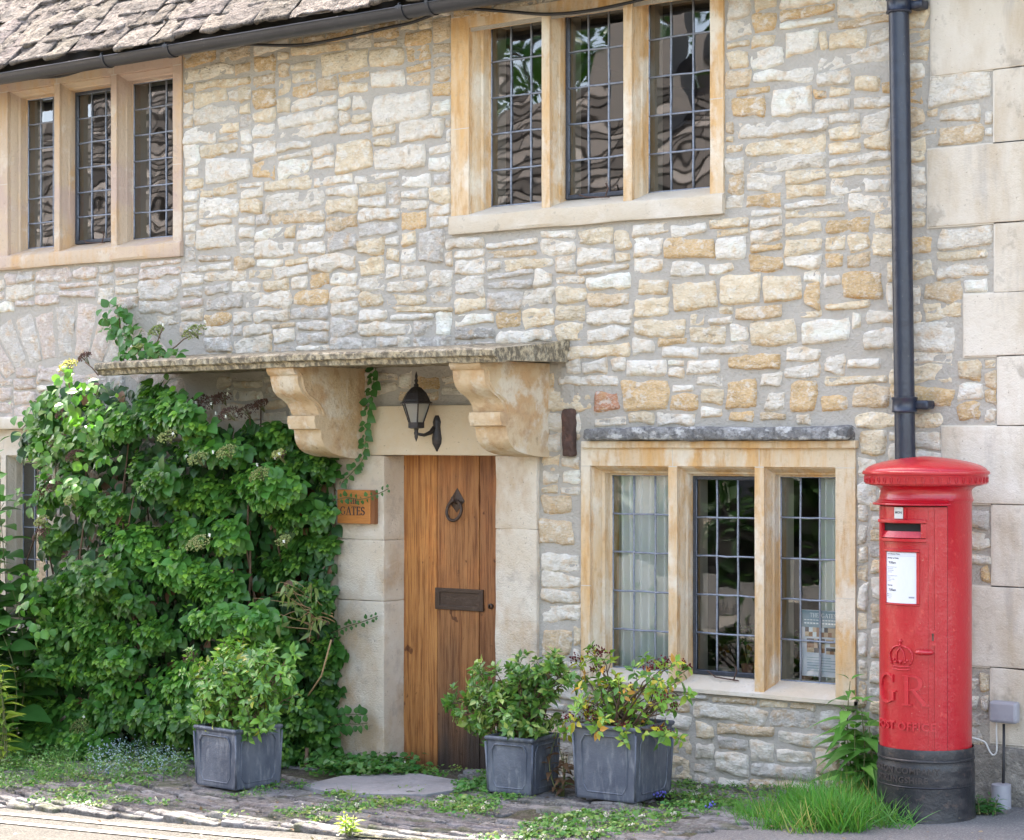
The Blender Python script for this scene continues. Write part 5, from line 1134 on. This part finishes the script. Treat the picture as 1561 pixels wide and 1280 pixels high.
# mounds of shoots bulging from the face, with dark hollows between them
rm = np.random.default_rng(321); MX, MY = sample(150, 6); keep = []
for q in range(len(MX)):
    if all(((MX[q] - MX[k]) / 50) ** 2 + ((MY[q] - MY[k]) / 37) ** 2 > 1 for k in keep): keep.append(q)
print('mounds', len(keep)); twigs = MB()
for q in keep:
    mx, my = MX[q], MY[q]; right = mx > 415; rx, ry = rm.uniform(36, 58), rm.uniform(27, 42); bul = rm.uniform(.12, .28) * (.35 if right else 1); D0_ = float(cdepth(mx, my)) * (.8 if right else .62); warm = rm.uniform(.75, 1.2)
    ns = int(rx * ry / 62)
    for _ in range(ns):
        a = rm.uniform(0, 2 * pi); q_ = sqrt(rm.uniform(0, 1)); ex, ey = q_ * cos(a), q_ * sin(a) * .95 - .05; X_, Y_ = mx + ex * rx, my + ey * ry
        if not inpoly((X_, Y_), clp): continue
        h_ = sqrt(max(0, 1 - q_ * q_)); D_ = max(.05, D0_ + bul * h_ * rm.uniform(.8, 1.1)); p0 = place(np.array([X_]), np.array([Y_]), np.array([D_]))[0]
        m = rm.integers(8, 14); sc = rm.uniform(.048, .074) * (.85 if right else 1); tipd = unit(np.array([ex * .9 + rm.normal(0, .25), -.35 - h_ * .6, -ey * .9 + .15 + rm.normal(0, .2)])); a = rm.uniform(0, 6.28) + np.arange(m) * 2.399; lev = np.arange(m) / m
        u = unit(np.cross(tipd, [0.01, 0, 1.])); v = np.cross(u, tipd); rad = .3 + lev * 1.0
        ax = unit(tipd * (1.1 - lev[:, None]) * .7 + (np.cos(a)[:, None] * u + np.sin(a)[:, None] * v) * rad[:, None] + np.array([0, -.15, -.62])); c = p0 - tipd * (lev[:, None] * .085) + ax * .018
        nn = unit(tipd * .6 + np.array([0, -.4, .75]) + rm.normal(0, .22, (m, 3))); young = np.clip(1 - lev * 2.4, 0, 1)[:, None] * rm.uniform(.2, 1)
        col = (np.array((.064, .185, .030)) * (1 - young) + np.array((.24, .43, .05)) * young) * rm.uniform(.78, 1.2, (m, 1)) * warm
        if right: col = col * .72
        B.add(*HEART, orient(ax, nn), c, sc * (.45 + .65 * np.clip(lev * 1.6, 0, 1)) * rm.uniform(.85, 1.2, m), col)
    q2 = place(np.array([mx, mx, mx]), np.array([my + 10, my + 16, my + 4]), np.array([.08, D0_ * .6, D0_ + bul * .5])); twigs.tube(q2, [.006, .005, .003], 5)
# shoots above the hood and at its left end
def sprig(px, py, y, n, size, spread, col=(.06, .17, .035), tip=(0, -.7, .4)):
    p = at(px, py, y); c = p + R.normal(0, 1, (n, 3)) * spread; ax = unit(R.normal(0, .6, (n, 3)) + np.array([0, -.3, -.55])); nn = unit(np.array([[0, -.7, .7]]) + R.normal(0, .3, (n, 3))); B.add(*HEART, orient(ax, nn), c, size * R.uniform(.6, 1.15, n), vary(col, n, .25))
for px, py, y, n in ((180, 472, -.10, 16), (165, 488, -.10, 14), (192, 492, -.12, 20), (185, 512, -.16, 20), (202, 522, -.22, 20), (214, 540, -.32, 24), (240, 538, -.36, 18), (188, 540, -.3, 16), (225, 520, -.18, 8), (262, 541, -.4, 10)):
    sprig(px, py, y, n, .062, (.035, .03, .04))
for px, py, y in ((86, 605, -.8), (112, 612, -1.1), (52, 625, -.6), (140, 592, -1.06), (104, 640, -.88), (95, 662, -.86), (124, 652, -1.14), (150, 640, -1.12), (60, 665, -.7), (70, 700, -.8), (110, 738, -1.2), (160, 700, -1.1), (45, 880, -.7), (50, 925, -.8), (60, 960, -.8), (44, 760, -.6)): sprig(px, py, y, 18, .058, (.05, .05, .035), (.09, .21, .035))
sprig(100, 572, -1.06, 12, .05, (.03, .03, .02), (.16, .32, .05))
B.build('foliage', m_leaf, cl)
# woody stems
r = np.random.default_rng(5)
for i in range(26):
    x0 = r.uniform(60, 505); xs_ = x0 + np.cumsum(r.normal(0, 13, 9)); ys_ = np.linspace(1178, r.uniform(600, 800), 9); D_ = np.clip(cdepth(xs_, ys_) * r.uniform(.15, .7), .04, 1)
    twigs.tube(place(np.clip(xs_, 10, 510), ys_, D_), np.linspace(.011, .004, 9), 6)
for a in ([(466, 1180), (467, 1160), (468, 1140)],): twigs.tube(place(np.array([q[0] for q in a], float), np.array([q[1] for q in a], float), np.full(len(a), .26)), .010, 6)
for pts, y in (([(100, 560), (108, 600), (118, 622)], -1.0), ([(130, 552), (140, 560), (150, 572)], -.66), ([(232, 545), (250, 540), (268, 528), (280, 517), (292, 512)], -.36), ([(222, 540), (240, 520), (248, 500)], -.3), ([(190, 560), (186, 520), (180, 470)], -.13)):
    twigs.tube([at(p[0], p[1], y) for p in pts], .004, 5)
twigs.build('stem', m_stem, cl, smooth=True)
# dry tangle
dt = MB(); Bd = Batch()
for i in range(20):
    s = np.array([r.uniform(470, 512), r.uniform(925, 960)]); e = np.array([r.uniform(385, 490), r.uniform(885, 1005)]); m_ = (s + e) / 2 + r.normal(0, 14, 2) - [0, 8]; t = np.linspace(0, 1, 8)[:, None]; q = (1 - t) ** 2 * s + 2 * t * (1 - t) * m_ + t * t * e
    Q = place(q[:, 0], q[:, 1], np.linspace(.2, .42 + r.uniform(-.1, .1), 8)); dt.tube(Q, np.linspace(.0035, .0012, 8), 4)
    nL = 3; ax = unit(r.normal(0, .5, (nL, 3)) + [0, -.1, -.8]); Bd.add(*LANCE, orient(ax, r.normal(0, 1, (nL, 3))), Q[[4, 6, 7]], r.uniform(.05, .08, nL), vary((.16, .22, .07), nL))
for pts in ([(470, 1060), (490, 1030), (505, 975)],): dt.tube(place(np.array([p[0] for p in pts], float), np.array([p[1] for p in pts], float), np.full(3, .3)), .005, 5)
dt.build('dry_twigs', MAT('dry_twig', (.36, .23, .11), .8), cl, smooth=True); Bd.build('wilted_leaves', m_leaf, cl)
# flower heads
OC = np.array([(x, y, z) for z in (-1, 1) for y in (-1, 1) for x in (-1, 1)], float) @ np.array([[.8, .36, .48], [-.6, .48, .64], [0, -.8, .6]]) * .36; OF = np.array([(0, 2, 3, 1), (4, 5, 7, 6), (0, 1, 5, 4), (2, 6, 7, 3), (0, 4, 6, 2), (1, 3, 7, 5)])
def umbel(px, py, y, rad, col, n=260, white=1, pet=.0075):
    c = at(px, py, y); fb_ = Batch(); a = r.uniform(0, 6.28, n); q = np.sqrt(r.uniform(0, 1, n)) * rad; u = np.array([1, 0, 0.]); nrm = unit(np.array([r.normal(0, .2), -.6, .8])); v = np.cross(nrm, u)
    cl_ = fbm(np.cos(a) * q * 60, np.sin(a) * q * 60, 0, 2, int(px)); k = cl_ > -.25; a, q = a[k], q[k]; n = len(a)
    p = c + (np.cos(a) * q)[:, None] * u + (np.sin(a) * q)[:, None] * v + nrm * (-(q ** 2) / rad * .4 + r.normal(0, .004, n))[:, None]
    fb_.add(OC, OF, np.tile(np.eye(3), (n, 1, 1)), p, r.uniform(.5, 1.2, n) * pet, vary(col, n, .3)); 
    if white:
        for _ in range(white):
            aa = r.uniform(0, 6.28); pc = c + (u * cos(aa) + v * sin(aa)) * rad * r.uniform(.8, 1.15); bb = aa + np.arange(4) * pi / 2; ax = np.cos(bb)[:, None] * u + np.sin(bb)[:, None] * np.cross([0, -1, .2], u)
            fb_.add(*TINY, orient(ax, np.tile(nrm, (4, 1))), np.tile(pc, (4, 1)), .012, np.tile((.62, .62, .52), (4, 1)))
    sm = MB()
    for _ in range(12): aa = r.uniform(0, 6.28); qq = rad * r.uniform(.3, .95); sm.tube([c - nrm * .05 + [0, .02, -.02], c - nrm * .02 + (u * cos(aa) + v * sin(aa)) * qq * .5, c + (u * cos(aa) + v * sin(aa)) * qq - nrm * .004], .0013, 4)
    sm.build('flower_stalk', m_gstem, cl)
    return fb_.build('flower_head', m_flower, cl)
GRN, BRN = (.24, .29, .10), (.13, .075, .06)
for px, py, y, rad, col in ((342, 683, -.62, .062, GRN), (297, 694, -.64, .06, GRN), (392, 718, -.52, .066, GRN), (422, 688, -.48, .035, (.33, .36, .12)), (300, 822, -.72, .075, (.27, .31, .12)), (252, 660, -.66, .06, GRN), (100, 553, -1.05, .06, (.44, .42, .10)), (292, 500, -.34, .075, GRN), (236, 500, -.24, .055, GRN), (208, 528, -.32, .05, (.3, .35, .11)), (238, 538, -.38, .05, GRN), (62, 790, -.66, .05, GRN), (118, 1102, -.62, .06, (.13, .17, .05)), (106, 758, -.72, .04, (.3, .34, .12)), (430, 820, -.45, .045, GRN)):
    umbel(px, py, y, rad, col)
for px, py, y, rad in ((300, 606, -.3, .07), (372, 622, -.3, .07), (395, 612, -.22, .05), (335, 602, -.3, .06), (318, 608, -.40, .08), (345, 625, -.44, .07), (300, 628, -.42, .05), (95, 625, -.70, .06), (84, 665, -.74, .06), (110, 690, -.7, .06), (78, 738, -.66, .055), (66, 700, -.6, .05), (128, 540, -.62, .045), (288, 998, -.60, .045), (425, 690, -.4, .04), (62, 745, -.6, .06), (60, 810, -.6, .06)): umbel(px, py, y, rad, BRN, 320, 2 if px > 300 else 0, .006)

# trailing strands of the small leaved climber over the jamb and door surround
def strand(pts, y, label, size=.04, group='trailing strands of climber on the pale door jamb', npl=1.0):
    P = np.array([at(p[0], p[1], (p[2] if len(p) > 2 else y)) for p in pts]); t = np.linspace(0, len(P) - 1, len(P) * 5); Q = np.stack([np.interp(t, np.arange(len(P)), P[:, i]) for i in range(3)], 1)
    for _ in range(3): Q[1:-1] = .25 * Q[:-2] + .5 * Q[1:-1] + .25 * Q[2:]
    t_ = thing('trailing_strand', label, 'climber', tuple(Q[0]), group); MB().tube(Q, .0026, 5).build('stem', m_gstem, t_, smooth=True)
    L = np.concatenate([[0], np.cumsum(np.linalg.norm(np.diff(Q, axis=0), axis=1))]); n = int(L[-1] / .034 * npl); s = np.repeat(np.linspace(.01, L[-1], n), 2); p = np.stack([np.interp(s, L, Q[:, i]) for i in range(3)], 1); sg = np.tile([-1, 1], n)
    T = unit(np.gradient(Q, axis=0)).mean(0); side = np.cross(T, [0, -1, 0]); ax = unit(sg[:, None] * side + np.array([0, -.25, -.3]) + r.normal(0, .25, (2 * n, 3))); nn = unit(np.array([[0, -1, .45]]) + r.normal(0, .2, (2 * n, 3))); B_ = Batch(); B_.add(*HEART, orient(ax, nn), p + ax * .006 + [0, -.008, 0], size * r.uniform(.65, 1.15, 2 * n) * np.linspace(1, .6, 2 * n), vary((.05, .145, .035), 2 * n, .2)); B_.build('foliage', m_leaf, t_)
strand([(573, 560), (567, 600), (560, 640), (558, 670), (555, 700), (535, 722), (522, 735)], -.07, 'long hanging strand of heart shaped leaves beside the middle corbel', .062)
strand([(505, 764), (530, 757), (548, 762), (570, 756), (592, 745)], -.12, 'strand of small leaves trailing across the oak name board', .034)
strand([(505, 965), (528, 955), (552, 948), (576, 939)], -.07, 'short strand of small leaves halfway down the door jamb', .036)
strand([(490, 1100), (515, 1092), (535, 1088), (560, 1090)], -.10, 'leafy strand low on the door jamb', .075)
strand([(500, 1110), (520, 1102), (545, 1104), (560, 1102)], -.14, 'second leafy strand low on the door jamb, under the other', .07)

# ================================================================== plants at the left edge
def stalks(n, pxr, ptr, yr, seed):
    r_ = np.random.default_rng(seed); o = []
    for _ in range(n):
        px, pt, y = r_.uniform(*pxr), r_.uniform(*ptr), r_.uniform(*yr); tp = at(px, pt, y); o.append(((tp[0] + r_.uniform(-.06, .06), y + .03, float(ground(tp[0])) - .01), tuple(tp)))
    return o
leafy_stalks('leafy_plant', 'tall broad leaved plant at the extreme left edge, before the lower left window', 'plant', [((a[0], a[1], a[2]), b_) for a, b_ in stalks(16, (-60, 18), (640, 960), (-.75, -.45), 3)], .15, [(.07, .19, .04), (.10, .25, .05), (.05, .14, .03)], leaf_tpl([.03, .3, .42, .4, .3, .15, .01], .15, .4), 9, step=.085)
leafy_stalks('leafy_plant', 'yellow green narrow leaved plant at the extreme left edge', 'plant', stalks(7, (-34, 6), (985, 1050), (-1.1, -.9), 6), .075, [(.20, .30, .03), (.30, .38, .04), (.13, .22, .03)], LANCE, 10, step=.04)
leafy_stalks('leafy_plant', 'small feathery weed on the pavement between the post box and the grey sleeve', 'plant', [(on_ground(px, 1238 + k % 4), at(px + k - 6, 1212 + (k * 7) % 18, on_ground(px, 1236)[1])) for k, px in enumerate(range(1484, 1518, 3))], .035, [(.04, .14, .03), (.06, .18, .035)], LANCE, 12, step=.012)
leafy_stalks('leafy_plant', 'bright yellow green seedling growing in the cobbles at the road edge', 'plant', [(on_ground(531 + k, 1274), at(528 + 5 * k - 4, 1242 + 5 * (k % 3), on_ground(531, 1270)[1])) for k in range(4)], .034, [(.26, .38, .03), (.34, .44, .05)], OVAL, 14, step=.016)
leafy_stalks('leafy_plant', 'withered brown plant between the smallest and the largest planters', 'plant', [(on_ground(853 + k * 2, 1214), at(846 + k * 6, 1128 + 9 * k, on_ground(853, 1212)[1])) for k in range(4)], .05, [(.13, .07, .04), (.20, .11, .06)], DROOP, 15, step=.03)

# ================================================================== grass, weeds and clover on the verge
R = np.random.default_rng(99)
GB = Batch()
def tuft(pxs, pys, n, h, spread, col, lean=.35, w=1.0):
    for px, py in zip(pxs, pys):
        p = on_ground(px, py); a = R.normal(0, 1, (n, 3)) * [spread, spread * .7, 0]; P = p + a; P[:, 2] = ground(P[:, 0]) - .01
        d = unit(np.stack([R.normal(0, lean, n), R.normal(-.1, lean, n), np.ones(n)], 1)); nn = np.stack([R.normal(0, 1, n), R.normal(-.6, .6, n), R.normal(.3, .2, n)], 1)
        S = h * R.uniform(.45, 1.15, n); GB.add(BLADE[0] * [w, 1, 1], BLADE[1], orient(d, nn), P, S, vary(col, n, .25, .25))
m = 95; px = np.concatenate([R.normal(1255, 52, m), R.uniform(1110, 1200, 24)]); py = np.concatenate([R.uniform(1222, 1268, m), R.uniform(1235, 1262, 24)]); px = np.clip(px, 1105, 1352)
for a, b_ in zip(px, py): hh = float(np.interp(a, [1100, 1170, 1250, 1330, 1350], [.06, .10, .17, .17, .11])); tuft([a], [b_], 30, hh, .035, (.075, .225, .03) if R.random() < .93 else (.30, .30, .10), .42, .6)
tuft(R.uniform(1340, 1400, 8), R.uniform(1250, 1262, 8), 8, .15, .02, (.09, .22, .05), .7, .6)
structure_none = tag(GB.build('grass_clump', m_grass, None), 'bright green clump of long grass at the foot of the post box', 'grass', None, 'stuff')
GB = Batch(); TB = Batch()
def low(px, py, n, size, col, h=.02, spread=.035, tpl=TINY):
    p = on_ground(px, py); P = p + R.normal(0, 1, (n, 3)) * [spread, spread, 0]; P[:, 2] = ground(P[:, 0]) + R.uniform(0, h, n) + .008
    a = R.uniform(0, 6.28, n); ax = np.stack([np.cos(a), np.sin(a), R.uniform(0, .7, n)], 1); TB.add(*tpl, orient(ax, np.array([[0, -.3, 1.]]) + R.normal(0, .4, (n, 3))), P, size * R.uniform(.6, 1.3, n), vary(col, n, .28, .25))
cnt = 0
while cnt < 640:
    a, b_ = R.uniform(-20, 1380), R.uniform(1150, 1285)
    p = on_ground(a, b_)
    if p[1] > -.03 or p[1] < VE + .03 or p[0] > -4.75: continue
    nz = float(fbm(p[0] * 2.2, p[1] * 4.5, 0, 3, 12)); near = 0
    for (qx, qy, rr_) in ((700, 1236, 60), (640, 1214, 30), (1050, 1235, 60), (1150, 1232, 60), (880, 1262, 90), (520, 1215, 30), (380, 1212, 30), (40, 1180, 80), (200, 1185, 60), (560, 1176, 50), (720, 1205, 20), (480, 1250, 40), (1000, 1262, 120), (120, 1225, 80)):
        near = max(near, 1 - ((a - qx) / rr_) ** 2 - ((b_ - qy) / (rr_ * .35)) ** 2)
    if nz + near * .8 < .10: cnt += .06; continue
    if 470 < a < 725 and 1188 < b_ < 1212 and R.random() < .93: continue
    low(a, b_, R.integers(14, 30), R.uniform(.010, .022), (.075, .20, .035) if R.random() < .75 else (.14, .24, .05)); cnt += 1
    if R.random() < .35: tuft([a], [b_], R.integers(5, 12), R.uniform(.03, .08), .03, (.10, .23, .04), .6, .8)
    if R.random() < .10:
        q = on_ground(a, b_); n = R.integers(6, 14); c = np.array([q[0], q[1], float(ground(q[0])) + .03]); TB.add(OC, OF, np.tile(np.eye(3), (n, 1, 1)), c + R.normal(0, .006, (n, 3)), R.uniform(.005, .010, n), vary((.58, .55, .47), n, .1, .02))
# taller weeds along the climber's foot
for _ in range(190):
    a = R.uniform(-10, 300); b_ = R.uniform(1160, 1198) - a * .02 + 0; low(a, b_, 14, R.uniform(.018, .032), (.11, .22, .09) if 130 < a < 270 else (.08, .2, .04), .11, .035, LANCE)
    if R.random() < .5: tuft([a], [b_], 8, R.uniform(.07, .16), .03, (.10, .22, .05), .4, .7)
for _ in range(60): low(R.uniform(478, 628), R.uniform(1168, 1186), 14, .035, (.06, .17, .035), .06, .035, HEART)
for _ in range(40): low(R.uniform(700, 745), R.uniform(1198, 1212), 12, .02, (.06, .19, .035), .03, .02)
for _ in range(150):
    q = on_ground(R.uniform(140, 280), R.uniform(1150, 1192)); n = 5; TB.add(OC, OF, np.tile(np.eye(3), (n, 1, 1)), q + [0, 0, .08] + R.normal(0, .03, (n, 3)), R.uniform(.005, .009, n), vary((.40, .50, .60), n, .15, .05))
for a, b_ in ((165, 1187), (1004, 1222), (1082, 1240), (1010, 1222)):
    q = on_ground(a, b_); n = 8; TB.add(OC, OF, np.tile(np.eye(3), (n, 1, 1)), q + [0, 0, .04] + R.normal(0, .007, (n, 3)), R.uniform(.008, .012, n), vary((.16, .15, .6), n, .1, .05))
# fallen leaves and grit
n = 420; Q = np.array([on_ground(a, b_) for a, b_ in zip(R.uniform(-20, 1561, n), R.uniform(1185, 1290, n))]); k = Q[:, 1] < -.05; Q = Q[k]; n = len(Q); Q[:, 2] += .012; ax = np.stack([R.normal(0, 1, n), R.normal(0, 1, n), R.normal(0, .1, n)], 1)
TB.add(*TINY, orient(ax, np.array([[0, 0, 1.]]) + R.normal(0, .25, (n, 3))), Q, R.uniform(.008, .024, n), np.array([[(.16, .10, .06), (.26, .2, .14), (.08, .06, .045)][i] for i in R.integers(0, 3, n)]))
tag(TB.build('ground_cover', m_leaf, None), 'clover, moss and small weeds growing between the cobbles', 'weeds', None, 'stuff')
tag(GB.build('verge_grass', m_grass, None), 'thin short grass scattered over the cobbled verge', 'grass', None, 'stuff')

# ================================================================== across the road (seen in the window glass, and returning sunlight)
oh = thing('opposite_cottage', 'stone cottage across the road, seen only as a reflection in the glass', 'house', (-16, -15, -.5))
MB().box(-46, -9.5, -19.5, -14.0, -1.2, 3.5).build('wall', MAT('opposite_stone', (.55, .48, .36), .95, layers=[(4, (1, 1, 2), 5, .45, .6, (.4, .33, .24), .7)], bumps=[(8, (1, 1, 2), .05)]), oh)
orf = MB(); rr = random.Random(8); v = 0
while v < 7.6:
    x = -46.4
    while x < (-9.1 if v < 5.0 else -22):
        wd = rr.uniform(.2, .55); g = rr.uniform(.04, .18) * (1.0 + .3 * sin(v * 9)); orf.box(-x - wd + .02, -x - .02, 0, .40, 0, .075, 0, (g, g * .9, g * .8), np.array(Matrix.Translation((0, -13.7, 3.35)) @ Matrix.Rotation(pi, 4, 'Z') @ Matrix.Translation((0, 0, 0)) @ Matrix.Rotation(radians(46), 4, 'X') @ Matrix.Translation((0, v, 0)) @ Matrix.Rotation(-.16, 4, 'X'))); x += wd
    v += .25
orf.build('roof', MAT('far_slate', I3, .95, attr=True, spec=.1), oh); MB().box(-17.2, -16.2, -17.4, -16.6, 5.5, 8.6).build('chimney', MAT('chimney_stone', (.2, .18, .16), .95), oh)
MB().box(-19.5, -18.3, -13.99, -13.9, .9, 2.2).box(-14, -12.9, -13.99, -13.9, .9, 2.2).build('window', m_casement, oh)
R = np.random.default_rng(3)
def tree(x, y, hgt, rad, label, seed, col=(.05, .12, .03), n=2600, zc=.62, sq=1.0):
    r_ = np.random.default_rng(seed); g = float(ground(x)); t = thing('broad_tree', label, 'tree', (x, y, g), 'trees across the road'); tm = MB(); tm.tube([(x, y, g - .2), (x + .1, y, g + hgt * .3), (x, y, g + hgt * .6)], [.22, .16, .08], 8)
    cs = []
    for _ in range(26): d = unit(r_.normal(0, 1, 3)); c = np.array([x, y, g + hgt * zc]) + d * np.array([rad, rad, hgt * (1 - zc) * sq]) * r_.uniform(.45, .95); cs.append(c); tm.tube([(x, y, g + hgt * .35), (np.array([x, y, g + hgt * .5]) + c) / 2, c], [.07, .04, .02], 5)
    tm.build('trunk', m_stem, t); cs = np.array(cs); k = r_.integers(0, len(cs), n); P = cs[k] + r_.normal(0, rad * .2, (n, 3)); P[:, 2] = np.maximum(P[:, 2], g + .1); Bt = Batch(); Bt.add(*TINY, orient(r_.normal(0, 1, (n, 3)), r_.normal(0, .6, (n, 3)) + [0, 0, 1.]), P, r_.uniform(.14, .30, n), vary(col, n, .3)); Bt.build('crown', m_leaf, t)
for i, (x, y, h, rad, lb) in enumerate(((-7.5, -13.5, 5.2, 1.8, 'round green tree across the road opposite the post box'), (-10.6, -12.6, 4.6, 1.9, 'bushy tree across the road before the opposite cottage'), (-14.5, -22.5, 13, 3.8, 'tall tree behind the opposite cottage roof'), (-22, -24, 14, 4.5, 'tallest tree behind the left end of the opposite cottage'), (-4.5, -15, 5.8, 2.0, 'tree across the road to the right of the opposite cottage'), (-9.5, -23, 12, 3.6, 'tall tree behind the right end of the opposite cottage'), (-30, -25, 15, 4.8, 'broad tree behind the taller part of the opposite roof'), (-18, -22, 13, 4.0, 'tall tree just behind the chimney of the opposite cottage'))):
    tree(x, y, h, rad, lb, 40 + i, col=(.03, .075, .018), n=3200, zc=.5 if h < 8 else .62)
hg = thing('roadside_hedge', 'dark clipped hedge across the road', 'hedge', (-9, -11.8, -.4)); n = 9000; P = np.stack([R.uniform(-17, -2, n), -11.7 + R.normal(0, .28, n), R.uniform(-.4, 1.25, n)], 1); Bt = Batch(); Bt.add(*TINY, orient(R.normal(0, 1, (n, 3)), R.normal(0, .6, (n, 3)) + [0, .4, 1.]), P, R.uniform(.08, .16, n), vary((.04, .1, .025), n, .3)); Bt.build('foliage', m_leaf, hg)
MB().box(-17, -2, -11.95, -11.55, -.6, .9).build('hedge_core', m_roomdark, hg)
structure(MB().grid((lambda X, Y: np.stack([X, Y, ground(X) - .012], -1))(*np.meshgrid(np.linspace(-34, 8, 60), np.linspace(-11.6, -9.6, 5), indexing='ij'))).build('far_pavement', MAT('far_paving', (.36, .33, .28), .95, bumps=[(30, I3, .01)])))
gw = thing('added_pale_wall', 'low pale rendered wall added across the road to show as a pale band in the glass', 'wall', (-9, -11.2, -.4))
gm = MB()  # unseen wall, added to give the lower window a pale reflection
for k in range(12): x = -17 + k * 1.25; g = float(ground(x + .6)); gm.box(x, x + 1.25, -11.4, -11.15, g - .3, g + .62 + .05 * sin(k * 1.3))
gm.build('rendered_face', MAT('pale_render', (.34, .33, .31), .95, bumps=[(20, I3, .01)]), gw)
